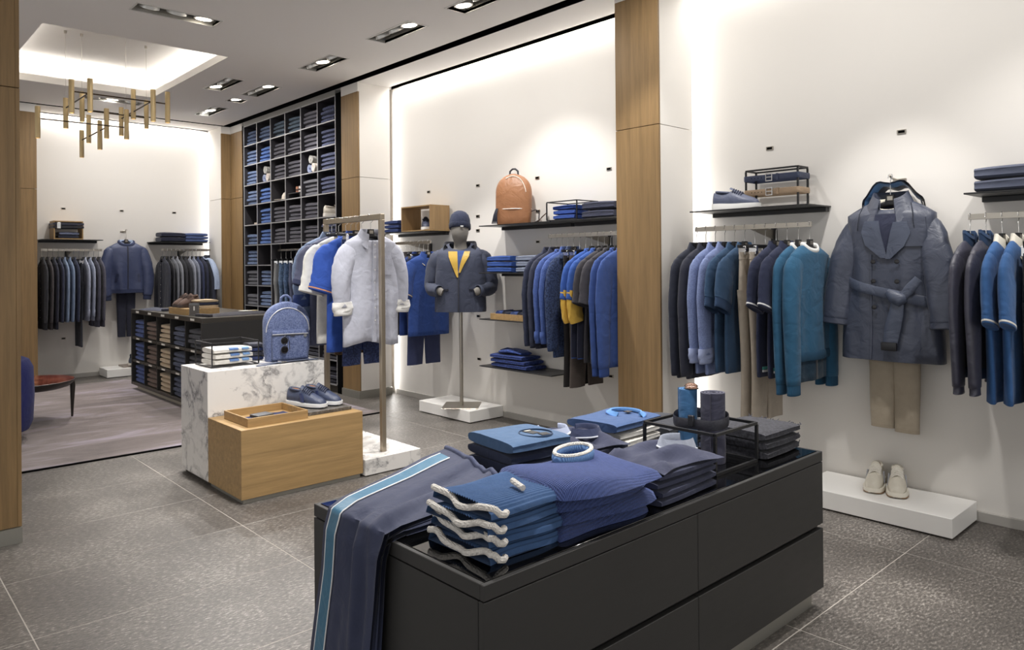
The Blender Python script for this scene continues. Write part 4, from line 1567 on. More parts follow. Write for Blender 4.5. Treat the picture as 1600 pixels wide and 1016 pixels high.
for k, u in enumerate((slot(6), slot(7))):
    trousers('trousers', 'beige cotton trousers hanging %s on the belts shelf rail' % ['first', 'second'][k], (RW, u, RZ1), 0, (176, 163, 146), 'twill', W_=.34, L=.98, th=.024, seed=k, group=G, short='beige trousers', spread=-.01)
for k, u in enumerate((slot(8), slot(9))):
    top('polo_shirt', 'navy polo shirt with white tipped collar and sleeves, %s teal sweaters' % ['second from the', 'next to the'][k], 'polo shirt', (RW, u, RZ1), 0, (38, 44, 70), 'cotton', sl='short', L=.74, neckkind='polo', tip=(225, 225, 225), cuffk='tip', cuffcol=(228, 228, 228), seed=21, group=G, short='navy tipped polo shirt', slen=.21,
        block=[('hem_stripe', (60, 150, 140), [(.685, -.20, .20), (.70, -.20, .20)]), ('hem_stripe', (225, 225, 225), [(.703, -.20, .20), (.715, -.20, .20)])])
for k, u in enumerate((slot(10), slot(11))):
    top('sweater', 'teal blue knit sweater with white crew neck, %s the trench coat' % ['one away from', 'next to'][k], 'sweater', (RW, u, RZ1), 0, TEAL, 'cotton', neckkind='crew', ccol=(225, 224, 220), L=.64, hem=.20, sh=.215, cuffk='rib', cuffcol=(30, 76, 106), hemcol=(28, 70, 98), seed=21, group=G, short='teal sweater', slen=.64, out=.02, th=.026 if k == 0 else .037)
top('track_jacket', 'dark teal zip jacket showing below the teal sweater next to the trench coat', 'jacket', (RW, slot(11), RZ1-.035), 0, (28, 56, 76), 'cotton', sl='none', L=.72, sh=.175, hem=.18, th=.023, zip_=True, neckkind='crew', seed=21, group=G, hang=False)

# shelf: grey sneaker and the belts on their frame
sneaker('sneaker', 'grey-blue sneaker with a white sole on the wall shelf beside the belts', (4.115, float(onx(1150, 318, 4.115)[1]), SHZ+.0005), .06, (84, 92, 118), (228, 228, 226), (196, 160, 96), (60, 64, 84), L=.30)
ya, yb = float(onx(1247, 318, 4.185)[1]), float(onx(1166, 320, 4.185)[1])
bf = thing('rod_display_stand', 'black open rod frame standing on the wall shelf, wrapped with two belts', 'display frame', (0, 0, SHZ+.0005))
wire_frame(bf, 4.185, 4.31, ya, yb, 0.0, .235, .005)


def belt(label, z, col, x0, x1, y0, y1, h=.035):
    t = thing('belt', label, 'belt', (0, 0, z))
    e = .0065
    pts = []
    for cx, cy, a0 in ((x0, y0, PI), (x1, y0, 1.5*PI), (x1, y1, 0), (x0, y1, .5*PI)):
        for k in range(4):
            a = a0+PI/2*k/3
            pts.append((cx+(e+.004)*math.cos(a), cy+(e+.004)*math.sin(a), 0))
    MB().tube(pts, .0022, h/2, n=8, ref=(0, 0, 1), closed=True).build('strap', fab(col, 'leather'), t, ang=60)
    ym = y0+(y1-y0)*.52
    xf = x0-e-.008
    mb = MB()
    for q in ((-.022, -.017, -.024, .024), (.017, .022, -.024, .024), (-.017, .017, -.024, -.019), (-.017, .017, .019, .024)):
        mb.box(xf-.003, xf+.002, ym+q[0], ym+q[1], q[2], q[3])
    mb.box(xf-.004, xf-.001, ym-.02, ym+.02, -.002, .002)
    mb.build('buckle', CHROME, t, smooth=False)
    MB().rbox(xf-.002, xf+.003, ym-.06, ym-.045, -h/2-.002, h/2+.002, .001, 1).build('loop', fab(col, 'leather'), t)
    for k in range(4):
        y = ym+.05+.022*k
        MB().tube([(xf+.0035, y, 0), (xf+.001, y, 0)], .0028, n=8, ref=(0, 0, 1)).build('hole', BLACKGAP, t)


belt('navy leather belt with a silver buckle round the top of the black frame', SHZ+.185, (44, 54, 82), 4.185, 4.31, ya, yb)
belt('tan suede belt with a pale buckle round the middle of the black frame', SHZ+.098, (158, 132, 102), 4.185, 4.31, ya, yb)

# ---- trench coat on its wall hook
TY_ = float(onx(1390, 300, 4.2)[1])


def wall_hook(label, p, n=(-1, 0)):
    t = thing('wall_hook', label, 'hook', p)
    if n[0]:
        MB().rbox(-.006, 0, -.035, .035, -.012, .012, .001, 1).build('plate', STEEL, t, smooth=False)
        MB().tube([(-.006, 0, 0), (-.12, 0, .006), (-.145, 0, .02)], .006, n=8).build('arm', STEEL, t)
    else:
        MB().rbox(-.035, .035, -.006, 0, -.012, .012, .001, 1).build('plate', STEEL, t, smooth=False)
        MB().tube([(0, -.006, 0), (0, -.12, .006), (0, -.145, .02)], .006, n=8, ref=(1, 0, 0)).build('arm', STEEL, t)


wall_hook('steel wall hook holding the trench coat hanger', (XW-.0005, TY_, 1.79))
hanger((4.212, TY_, 1.672), -PI/2, 'black hanger with silver plate inside the trench coat collar', hook=.141, bar=(.007, .007))
TC = (64, 70, 88)
tm = fab(TC, 'nylon')
tr = thing('trench_coat', 'dark grey-blue belted trench coat with hood hanging on the wall', 'coat', (4.212, TY_, 1.672), -PI/2)
T = Torso(sh=.225, hem=.262, L=.86, th=.085, neck=.085, drop=.075, fold=.010, seed=91, dip=.05, ndep=.06, waist=.035)
T.build(tm, tr)
ends = []
for s_ in (-1, 1):
    p_ = [(.125, 0, -.15), (.18, 0, -.17), (.232, -.03, -.30), (.262, -.045, -.47), (.278, -.06, -.655)]
    e_ = sleeve(T, s_, tm, tr, path=p_, ra=(.075, .08, .078, .074, .070), rb=(.045, .05, .054, .052, .048), seed=5+s_)
    cuff(e_, tm, tr, .02, 1.04)
    # shoulder strap
    MB().grid(lambda u, v: (s_*(.10+.12*v), -.025+.05*u, -.028-.052*v+.012*math.sin(PI*v)), 3, 6).build('epaulette', tm, tr)
# big collar, lapels, storm flap
shirt_collar(T, tm, tr, hgt=.05, fall=.10, point=.05, gap=.42, spread=1.55, name='collar')
lap = fab((72, 80, 100), 'nylon')
T.patch([(.11, -.105, -.03), (.17, -.12, -.02), (.24, -.10, -.005), (.31, -.02, .012)], lap, tr, 'lapel', .014, 8)
T.patch([(.12, .045, .11), (.18, .03, .13), (.25, .015, .10), (.315, .005, .03)], lap, tr, 'lapel', .016, 8)
T.patch([(.10, .09, .19), (.20, .06, .20), (.25, .07, .195)], tm, tr, 'storm_flap', .010, 8)
T.patch([(.29, -.075, -.070), (.55, -.078, -.073), (.855, -.082, -.076)], tm, tr, 'front_edge', .009, 2, sub=8)
btn = plain('coat_button', (26, 24, 26), .3)
for d in (.33, .435, .575):
    for x in (-.06, .065):
        if d == .575 and x > 0:
            continue
        buttons(T, x, [d], btn, tr, .0125, .016)
# belt, knot and hanging end
pts = []
for k in range(44):
    a = 2*PI*k/44
    c, q = math.cos(a), math.sin(a)
    d = .485+.03*math.sin(1.2*c+.4)
    x = (T.hw(d)+.006)*math.copysign(abs(c)**.75, c)
    pts.append((x, (T.dt(d)+.012)*math.copysign(abs(q)**.75, q)+T.fy(x, d), -d-.03*c*(q < 0)))
bo = MB().tube(pts, .005, .027, n=8, ref=(0, 0, 1), closed=True).build('waist_belt', lap, tr, ang=70)
yk = T.front(.06, .53)-.03
MB().tube([(.02, yk+.006, -.49), (.055, yk-.006, -.515), (.085, yk-.008, -.53), (.11, yk+.004, -.52)], [.02, .036, .038, .022], [.014, .024, .024, .014], n=12).build('knot', lap, bo)
MB().tube([(.075, yk, -.52), (.065, yk-.006, -.60), (.045, yk+.0, -.68), (.03, yk+.004, -.76)], [.03, .036, .04, .036], [.009, .008, .008, .008], n=10).build('belt_end', lap, bo)
MB().rbox(-.012, .066, yk-.012, yk+.012, -.80, -.755, .006, 2).build('buckle', plain('coat_buckle', (24, 24, 28), .4), bo)
MB().tube([(.09, yk+.004, -.52), (.13, yk+.008, -.47), (.17, yk+.012, -.42)], [.022, .027, .022], [.008, .008, .008], n=10).build('belt_end', lap, bo)
# hood resting behind the collar
hm_ = MB()


def hoodf(u, v):
    a = PI*(u*1.24-.12)
    w = .165-.035*v
    return (w*math.cos(a), .035+.075*v-.045*math.sin(a)*(1-v), -.05+.16*math.sin(a)*(1-.22*v)+.012*math.sin(7*a))


hm_.grid(hoodf, 26, 6)
hm_.grid(lambda u, v: tuple(c*k for c, k in zip(hoodf(u, v), (.93, 1, .94))), 26, 6)
ho = hm_.build('hood', tm, tr, ang=80)
MB().grid(lambda u, v: tuple(c*k+o for c, k, o in zip(hoodf(.12+.76*u, v*.5), (.90, 1, .90), (0, -.006, 0))), 22, 4).build('hood_lining', fab((88, 142, 200), 'nylon'), ho, label='light blue hood lining')
for s_ in (-1, 1):
    MB().tube([(s_*.12, -.05, -.02), (s_*.135, -.075, -.07), (s_*.14, -.085, -.12), (s_*.145, -.08, -.16)], .0028, n=6).build('drawcord', fab((46, 50, 62)), tr)
# t-shirt inside the collar
te = thing('t_shirt', 'navy t-shirt with cream neckline worn inside the trench coat', 't-shirt', (4.212, TY_, 1.665), -PI/2)
T2 = Torso(sh=.15, hem=.15, L=.3, th=.045, neck=.075, drop=.06, fold=.002, seed=3, dip=.055, ndep=.045)
T2.build(fab((48, 52, 74)), te)
crew(T2, fab((226, 220, 200)), te, r=.013)
T.patch([(.075, -.055, .055), (.14, -.05, .05), (.2, -.032, .04), (.27, -.008, .022)], fab((48, 52, 74)), te, 'front_panel', .007, 6)
te.children[-1].location = (0, 0, .007)
# trousers below the coat
tt = thing('trousers', 'sand beige trousers showing below the trench coat hem', 'trousers', (4.235, TY_, 1.05), -PI/2)
for s_, xc in ((-1, -.062), (1, .064)):
    rings = []
    for i in range(9):
        f = i/8
        w_ = .074-.012*f
        rings.append([(xc+w_*math.copysign(abs(math.cos(a))**.6, math.cos(a)), .03*(1-.3*f)*math.sin(a)+.004*math.sin(40*xc+9*f), -.62*f-s_*.006*f) for a in [2*PI*k/20 for k in range(20)]])
    MB().loft(rings, True, True).build('leg', fab((170, 156, 134), 'twill'), tt, ang=70)
    MB().loft([[(p[0], p[1]*1.12, p[2]) for p in rings[-1]], [(p[0], p[1]*1.12, p[2]+.02) for p in rings[-1]]], True, True).build('hem', fab((164, 150, 128), 'twill'), tt, ang=70)
MB().rbox(-.14, .14, -.028, .028, -.02, .03, .008, 2).build('waistband', fab((170, 156, 134), 'twill'), tt)
# sneakers on the podium
for k, (u, v) in enumerate(((1366, 763), (1400, 770))):
    p = onz(u, v, .104)
    sneaker('sneaker', 'cream sneaker with gum sole on the white podium, %s the trench coat trousers' % ['directly under', 'just right of'][k], (p[0]+.02, p[1], .1045), -1.32+.08*k, (216, 208, 190), (226, 220, 206), (150, 112, 80), (232, 226, 214), L=.27, stripe=(160, 162, 168), sole2=(146, 112, 76), group='cream sneakers on the podium')

# ---- second rail of the bay, at the picture edge
G2 = 'garments on the rail beside the trench coat'
for k, u in enumerate((slot(0, 1.118, .066), slot(1, 1.118, .066))):
    top('jacket', 'dark grey-navy zip jacket with elastic cuffs, %s the trench coat' % ['next to', 'second from'][k], 'jacket', (RW, u, RZ1), 0, (54, 54, 70), 'nylon', L=.64, hem=.235, slen=.55, cuffk='elastic', neckkind='stand', ccol=(40, 66, 100), hemcol=(38, 60, 92), seed=22, group=G2, short='grey-navy jacket', zip_=True)
for k, u in enumerate((slot(2, 1.118, .066), slot(3, 1.118, .066))):
    top('t_shirt', 'blue t-shirt with cream collar and white sleeve stripe, %s the jackets' % ['next to', 'one away from'][k], 't-shirt', (RW, u, RZ1), 0, (44, 92, 148), 'cotton', sl='short', slen=.24, L=.74, neckkind='polo', ccol=(222, 216, 200), cuffk='tip', cuffcol=(225, 222, 214), seed=22, group=G2, short='blue t-shirt with cream collar')
trousers('jeans', 'black denim jeans hanging past the blue t-shirts at the rail', (RW, slot(4, 1.118, .066), RZ1), 0, (40, 40, 44), 'denim', W_=.36, L=.99, seed=8, short='black jeans', hook=.16)
pile((4.19, .86, SHZ+.0005), -PI/2+.02, 2, .5, .24, .062, [fab((92, 98, 118), 'stripe', (74, 80, 100))], 'grey-blue striped shirt folded # of two on the wall shelf', 'folded shirt', 'folded_shirt', 'striped shirts on the wall shelf')


# ------------------------------------------------------------------ mannequin bay
G3 = 'garments on the rail beside the oak pier'
BLUE = (38, 74, 146)
us = [860, 869, 879, 889, 899]
for k, u in enumerate((slot(0, 3.955, .0595), slot(1, 3.955, .0595))):
    top('jacket', 'dark navy jacket at the free end of the pier rail, %s' % ['outermost', 'second along'][k], 'jacket', (RW, u, RZ1), 0, [(44, 50, 74), (50, 54, 74)][k], 'twill', L=.72, slen=.58, neckkind='shirt', seed=23, th=.022, group=G3, short='dark navy jacket')
for k, u in enumerate((slot(2, 3.955, .0595), slot(3, 3.955, .0595))):
    top('sweater', 'blue melange sweater with rolled cuffs, %s navy jackets' % ['next to the', 'one away from the'][k], 'sweater', (RW, u, RZ1), 0, (66, 92, 158), 'chambray', L=.60, slen=.50, neckkind='shirt' if k else 'crew', cuffk='roll', cuffcol=(60, 86, 150), seed=23, th=.022, group=G3, short='blue melange sweater')
top('shirt', 'dark denim shirt hanging behind the blue melange sweaters', 'shirt', (RW, slot(4, 3.955, .0595), RZ1), 0, (46, 62, 98), 'denim', L=.77, slen=.60, neckkind='shirt', seed=23, th=.022, group=G3, short='dark denim shirt')
for k, u in enumerate((slot(5, 3.955, .0595), slot(6, 3.955, .0595))):
    trousers('trousers', '%s trousers hanging long between the denim shirt and colour-block sweaters' % ['black', 'brown-grey'][k], (RW, u, RZ1), 0, [(40, 36, 36), (86, 76, 70)][k], 'twill', W_=.34, L=.95, th=.02, seed=12+k, group=G3, short=['black trousers', 'brown-grey trousers'][k])
for k, u in enumerate((slot(7, 3.955, .0595), slot(8, 3.955, .0595))):
    top('sweater', 'blue, yellow and navy colour-block sweater, %s grey t-shirts' % ['one away from the', 'next to the'][k], 'sweater', (RW, u, RZ1), 0, (42, 84, 162), 'cotton', L=.76, slen=.24, sl='short', neckkind='crew', seed=23, th=.022, group=G3, short='colour-block sweater',
        block=[('navy_block', (46, 48, 66), [(.40, -.232, .232), (.755, -.235, .235)]), ('yellow_block', (214, 168, 28), [(.26, -.23, .23), (.395, -.23, .23)])])
    for s_ in (-1, 1):
        tt_ = [o for o in COL.objects if o.name.startswith('sweater') and o.type == 'EMPTY'][-1]
        T_ = Torso(sh=.215, hem=.23, L=.76, th=.022, seed=23)
        # lower sleeve in yellow, then a navy cuff
        e_ = sleeve(T_, s_, fab((214, 168, 28), 'cotton'), tt_, path=[(.262, -.012, -.29), (.268, -.018, -.33), (.272, -.02, -.40), (.268, -.024, -.46), (.262, -.03, -.50)], ra=(.086, .082, .078, .072, .066), rb=(.0225, .0225, .022, .021, .02), name='yellow_sleeve_band')
for k, u in enumerate((slot(9, 3.955, .0595), slot(10, 3.955, .0595))):
    top('t_shirt', 'charcoal t-shirt, %s colour-block sweaters beside the pier' % ['next to the', 'second from the'][k], 't-shirt', (RW, u, RZ1), 0, (62, 60, 66), 'cotton', sl='short', L=.78, slen=.24, cuffk='band', seed=23, th=.022, group=G3, short='charcoal t-shirt')
for k, u in enumerate((slot(11, 3.955, .0595), slot(12, 3.955, .0595))):
    top('sweater', 'mid blue knit sweater %s the oak pier' % ['second from', 'nearest to'][k], 'sweater', (RW, u, RZ1), 0, (50, 78, 142), 'cotton', L=.80, slen=.68, neckkind='crew', cuffk='rib', cuffcol=(44, 70, 130), seed=23, th=.022, group=G3, short='mid blue sweater')

# shelf contents, top to bottom
backpack('backpack', 'brown leather backpack with white zips on the upper wall shelf', (4.17, float(onx(803, 345, 4.17)[1]), SHZ+.0005), -PI/2+.62, (160, 104, 58), 'leather', (236, 226, 214), H=.42, Wd=.30, D=.16, tan=True)
ya, yb = float(onx(905, 345, 4.1)[1]), float(onx(858, 347, 4.1)[1])
bf = thing('rod_display_stand', 'small black open rod frame round folded blue sweaters on the shelf', 'display frame', (0, 0, SHZ+.0005))
wire_frame(bf, 4.075, 4.315, ya, yb, 0, .145, .004)
pile((4.195, (ya+yb)/2, SHZ+.009), -PI/2, 3, .22, .21, .037, [fab((40, 76, 158), 'cotton')], 'bright blue sweater # of three inside the small rod frame', 'folded sweater', 'folded_sweater', 'blue sweaters in the rod frame')
pile((4.20, ya-.19, SHZ+.0005), -PI/2, 2, .30, .25, .063, [fab((44, 48, 72), 'knit')], 'dark navy sweater # of two on the shelf by the pier', 'folded sweater', 'folded_sweater', 'navy sweaters on the upper shelf')
y_ = float(onx(778, 410, 4.08)[1])
pile((4.20, y_, 1.2755), -PI/2, 3, .30, .24, .047, [fab((36, 80, 160), 'cotton')], 'bright blue sweater # of three on the second shelf', 'folded sweater', 'folded_sweater', 'blue sweaters on the second shelf')
pile((4.20, y_-.36, 1.2755), -PI/2, 3, .30, .24, .047, [fab((132, 142, 166), 'cotton')], 'light grey-blue sweater # of three on the second shelf', 'folded sweater', 'folded_sweater', 'grey-blue sweaters on the second shelf')


def oak_tray(label, x0, x1, y0, y1, z, h=.05, w=.009, name='oak_tray'):
    t = thing(name, label, 'tray', (0, 0, z))
    MB().box(x0+w, x1-w, y0+w, y1-w, .0, .006).build('bottom', OAKX, t, smooth=False)
    for q in ((x0, x1, y0, y0+w), (x0, x1, y1-w, y1), (x0, x0+w, y0+w, y1-w), (x1-w, x1, y0+w, y1-w)):
        MB().rbox(*q, 0, h, .001, 1).build('side', OAKX, t, smooth=False)
    return t


ta, tb_ = float(onx(830, 492, 4.08)[1]), float(onx(766, 489, 4.08)[1])
oak_tray('shallow oak tray of rolled navy ties on the third wall shelf', 4.08, 4.33, ta, tb_, .8825)
for k in range(4):
    cl = [(54, 78, 140), (42, 46, 62), (62, 84, 140), (40, 44, 60)][k]
    roll((4.205, tb_-.065-.092*k, .889), .08*(-1)**k, .2, .034, fab(cl, 'cotton'), '%s rolled scarf, %s in the shallow oak tray on the shelf' % (['blue', 'dark navy'][k % 2], ['first', 'second', 'third', 'fourth'][k]), 'scarf', 'rolled_scarf')
y0_ = float(onx(766, 570, 4.1)[1])
for k in range(3):
    r_ = random.Random(k)
    o = place('folded_jeans', folded_mesh(.44-.03*k, .235, .036, k, fab((36, 58, 122), 'denim')), loc=(4.20, y0_-.24+.02*k, .4845+.0365*k), rz=-PI/2+.03*(k-1))
    tag(o, 'blue jeans folded long on the lowest shelf, %s of three' % ['lowest', 'middle', 'topmost'][k], 'folded jeans', 'jeans on the lowest shelf')
    if k == 2:
        pass
cr_ = thing('crumpled_jeans', 'blue jeans leg thrown loosely over the folded jeans on the lowest shelf', 'jeans', (4.19, y0_-.2, .594))
MB().tube([(0, .13, .012), (-.02, .07, .020), (-.01, 0, .028), (.01, -.08, .02), (.0, -.15, .012)], [.05, .075, .085, .08, .06], [.012, .016, .02, .018, .012], n=14, ref=(0, 0, 1)).build('leg', fab((40, 64, 130), 'denim'), cr_)
MB().tube([(-.05, .11, .022), (.0, .08, .036), (.05, .05, .028)], [.02, .026, .02], [.010, .012, .010], n=10, ref=(0, 0, 1)).build('waistband', fab((34, 54, 112), 'denim'), cr_)

# shelf by the white return: blue sweaters and the oak shoe frame
yf0, yf1 = float(onx(672, 355, 4.1)[1]), float(onx(627, 355, 4.1)[1])
of_ = thing('oak_shoe_frame', 'open oak box frame on the wall shelf with a sneaker inside', 'display box', (0, 0, 1.6655))
z1 = .245
for q, ax in (((4.10, 4.33, yf0, yf1, 0, .012), OAKY), ((4.10, 4.33, yf0, yf1, z1-.012, z1), OAKY), ((4.10, 4.33, yf0, yf0+.012, .0125, z1-.0125), OAKZ2), ((4.10, 4.33, yf1-.012, yf1, .0125, z1-.0125), OAKZ2)):
    MB().rbox(*q, .001, 1).build('side', ax, of_, smooth=False)
sneaker('sneaker', 'navy and white sneaker standing inside the open oak box frame', (4.22, (yf0+yf1)/2-.01, 1.6785), -.5, (70, 78, 104), (230, 230, 228), (40, 40, 50), (40, 44, 60), L=.25)
pile((4.20, yf1+.16, 1.6655), -PI/2, 3, .24, .24, .042, [fab((42, 64, 122), 'cotton')], 'blue sweater # of three beside the oak shoe frame', 'folded sweater', 'folded_sweater', 'blue sweaters beside the oak frame')
# rail there
G4 = 'garments on the rail behind the mannequin'
for k, (u, cl, nm) in enumerate(((slot(0, 5.895, .071), (42, 44, 54), 'black-navy'), (slot(1, 5.895, .071), (74, 68, 70), 'brown-grey'), (slot(2, 5.895, .071), (66, 64, 72), 'dark grey'))):
    top('polo_shirt', '%s polo shirt on the rail behind the shirts rack' % nm, 'polo shirt', (RW, u, RZ1), 0, cl, 'cotton', sl='short', L=.74, neckkind='polo', seed=24, group=G4, short=nm+' polo shirt', slen=.2)
for k, (u, cl) in enumerate(((slot(3, 5.895, .071), (36, 66, 136)), (slot(5, 5.895, .071), (38, 72, 144)))):
    top('polo_shirt', 'royal blue polo shirt with cream tipped collar, %s the mannequin' % ['one away from', 'next to'][k], 'polo shirt', (RW, u, RZ1), 0, cl, 'cotton', sl='short', L=.74, neckkind='polo', tip=(226, 214, 190), cuffk='tip', cuffcol=(214, 190, 150), seed=24, group=G4, short='royal blue polo shirt', slen=.22, th=.026+.012*k)
trousers('trousers', 'navy trousers hanging below the royal blue polo shirts', (RW, slot(4, 5.895, .071), RZ1), 0, (50, 58, 96), 'twill', W_=.36, L=.98, seed=31, group=G4, short='navy trousers')

# mannequin
MX, MY, MZ = 4.06, 5.075, .1045
mq = thing('mannequin', 'grey half mannequin with abstract head on a steel pole', 'mannequin', (MX, MY, MZ), math.radians(-46))
GREYM = plain('mannequin_grey', (128, 124, 118), .6)
MB().rbox(-.16, .16, -.16, .16, 0, .006, .002, 1).build('base_plate', STEEL, mq, smooth=False)
MB().cyl((0, 0, .0065), (0, 0, .87), .0165, n=18).build('pole', STEEL, mq)
rg_ = []
for z, w, d, yo in ((.96, .145, .09, 0), (1.0, .155, .10, 0), (1.05, .15, .10, 0), (1.2, .165, .11, .0), (1.35, .185, .11, .005), (1.43, .17, .09, .01), (1.47, .10, .065, .012), (1.49, .058, .056, .008),
                    (1.53, .054, .058, -.004), (1.555, .058, .066, -.014), (1.58, .066, .082, -.022), (1.62, .075, .094, -.022), (1.67, .079, .099, -.018), (1.72, .076, .098, -.012), (1.765, .060, .080, -.008), (1.79, .03, .04, -.004), (1.797, .006, .008, 0)):
    rg_.append([(w*math.cos(a), yo+d*math.sin(a)*(1 if math.sin(a) > 0 or z < 1.55 else 1.0+.06*math.sin((z-1.55)*20)), z-.105) for a in [2*PI*k/28 for k in range(28)]])
MB().loft(rg_, True, True).build('body', GREYM, mq, ang=80)
bn = thing('beanie', 'navy ribbed knit beanie on the mannequin head', 'beanie', (MX, MY, MZ), math.radians(-46))
rb_ = []
for z, w, d in ((1.655, .088, .108), (1.66, .094, .114), (1.70, .094, .114), (1.705, .090, .110), (1.74, .087, .108), (1.78, .074, .094), (1.805, .05, .066), (1.818, .02, .03)):
    n_ = 96
    rb_.append([((w+.0022*math.cos(a*32))*math.cos(a), -.015+(d+.0022*math.cos(a*32))*math.sin(a), z-.105+.018*math.sin(a)*-1*(z < 1.71)) for a in [2*PI*k/n_ for k in range(n_)]])
MB().loft(rb_[3:], False, True).build('crown', fab((44, 50, 74), 'cotton'), bn, ang=80)
MB().loft(rb_[:4], False, False).build('turn_up', fab((40, 46, 68), 'cotton'), bn, ang=80)
MB().rbox(.02, .045, -.137, -.126, 1.565, 1.578, .001, 1).build('tab', plain('beanie_tab', (190, 190, 190), .4), bn)

jk = thing('jacket', 'grey-blue zip jacket with yellow lining worn by the mannequin', 'jacket', (MX, MY, 1.535), math.radians(-46))
jm = fab((70, 76, 96), 'twill')
jd = fab((44, 46, 58), 'twill')
T = Torso(sh=.21, hem=.225, L=.60, th=.135, neck=.095, drop=.085, fold=.008, seed=44, dip=.06, ndep=.085, waist=-.005)
T.build(jm, jk)
for s_ in (-1, 1):
    p_ = [(.15, .0, -.13), (.20, .005, -.15), (.245, .025, -.26), (.262, .02, -.375), (.235, -.06, -.41), (.185, -.118, -.415)]
    e_ = sleeve(T, s_, jm, jk, path=p_, ra=(.075, .08, .072, .064, .056, .05), rb=(.06, .07, .068, .060, .052, .046), seed=s_)
    cuff(e_, jm, jk, .025, 1.05)
    hp = [(s_*.185, -.12, -.415), (s_*.165, -.132, -.42), (s_*.14, -.138, -.43)]
    MB().tube(hp, [.028, .036, .03], [.018, .022, .018], n=12).build('glove_hand', GREYM, mq).location = (0, 0, 1.535-MZ)
T.patch([(.075, -.09, -.012), (.12, -.085, -.008), (.2, -.055, -.004), (.30, -.012, -.001)], fab((216, 172, 24), 'nylon'), jk, 'yellow_facing', .012, 8, label='yellow jacket facing')
T.patch([(.075, .05, .098), (.12, .035, .09), (.19, .015, .05), (.26, .002, .016)], fab((216, 172, 24), 'nylon'), jk, 'yellow_facing', .012, 8, label='yellow jacket facing')
T.patch([(.07, -.04, .052), (.12, -.03, .038), (.19, -.012, .018), (.27, -.003, .004)], fab((62, 88, 150), 'cotton'), jk, 'blue_under_layer', .008, 6)
T.patch([(.28, -.005, .005), (.595, -.005, .005)], plain('zip_dark', (48, 50, 60), .4), jk, 'zip', .008, 2, sub=10)
for s_ in (-1, 1):
    T.patch([(.40, s_*.12-.03, s_*.12+.03), (.415, s_*.12-.03, s_*.12+.03)], jd, jk, 'pocket_welt', .008, 4)
# hood collar standing open behind the neck
hm_ = MB()
hm_.grid(lambda u, v: ((.125+.03*v)*math.cos(PI*(1.3*u-.15)), -.01+(.105+.03*v)*math.sin(PI*(1.3*u-.15)), -.05+.085*math.sin(PI*v)*(.5+.5*math.sin(PI*u))-.02*v+.008*math.sin(9*u)), 24, 7)
hm_.grid(lambda u, v: ((.112+.03*v)*math.cos(PI*(1.3*u-.15)), -.012+(.095+.03*v)*math.sin(PI*(1.3*u-.15)), -.055+.082*math.sin(PI*v)*(.5+.5*math.sin(PI*u))-.02*v), 24, 7)
hm_.build('hood', jd, jk, ang=80)

# ------------------------------------------------------------------ clothes on the rack
RHZ = RZ
RB = (.016, .0195)
G5 = 'garments on the steel rack'
ry = [4.90, 4.79, 4.69, 4.60, 4.47, 4.33]
top('shirt', 'light blue denim shirt with dark turned-back cuffs at the inner end of the steel rack', 'shirt', (RX, 4.865, RHZ), 0, (116, 134, 166), 'chambray', neckkind='shirt', L=.72, sl='roll', slen=.33, cuffk='roll', cuffcol=(62, 82, 136), seed=25, th=.038, rail=RB, group=G5, short='light blue denim shirt')
top('polo_shirt', 'slate blue polo shirt between the denim shirt and the white tee', 'polo shirt', (RX, 4.765, RHZ), 0, (82, 86, 112), 'cotton', neckkind='polo', sl='short', slen=.22, L=.77, cuffk='band', cuffcol=(54, 60, 90), seed=25, th=.034, rail=RB, group=G5, short='slate blue polo shirt')
top('t_shirt', 'white t-shirt hanging in the middle of the steel rack', 't-shirt', (RX, 4.667, RHZ), 0, (224, 222, 214), 'cotton', neckkind='crew', sl='short', slen=.26, L=.75, cuffk='band', seed=25, th=.03, rail=RB, group=G5, short='white t-shirt')
top('polo_shirt', 'royal blue polo shirt with orange tipped sleeves on the steel rack', 'polo shirt', (RX, 4.527, RHZ), 0, (36, 78, 168), 'cotton', neckkind='polo', sl='short', slen=.24, L=.80, cuffk='tip', cuffcol=(208, 140, 90), tip=(208, 180, 140), seed=25, th=.03, rail=RB, group=G5, short='royal blue polo shirt on the rack')
trousers('jeans', 'dark blue frayed jeans hanging behind the lilac shirt on the rack', (RX, 4.452, RHZ), 0, (40, 52, 92), 'denim', W_=.30, L=.86, seed=42, rail=RB, group=G5, short='dark blue jeans on the rack')
t_, T = top('shirt', 'pale lilac-grey shirt with white rolled cuffs at the front of the rack', 'shirt', (RX, 4.335, RHZ), 0, (178, 180, 194), 'cotton', neckkind='shirt', L=.74, sl='roll', slen=.37, cuffk='roll', cuffcol=(226, 224, 220), seed=25, rail=RB, group=G5, short='pale lilac-grey shirt', fold=.014, th=.045, ysp=1.5, sh=.195, hem=.215, out=.035, uneven=.02, pocket=True)
trousers('trousers', 'brown checked trousers showing below the white t-shirt on the rack', (RX, 4.597, RHZ), 0, (120, 92, 60), 'denim', W_=.26, L=.80, seed=43, group=G5, short='brown checked trousers on the rack', col2=(58, 44, 36), th=.019, rail=RB)


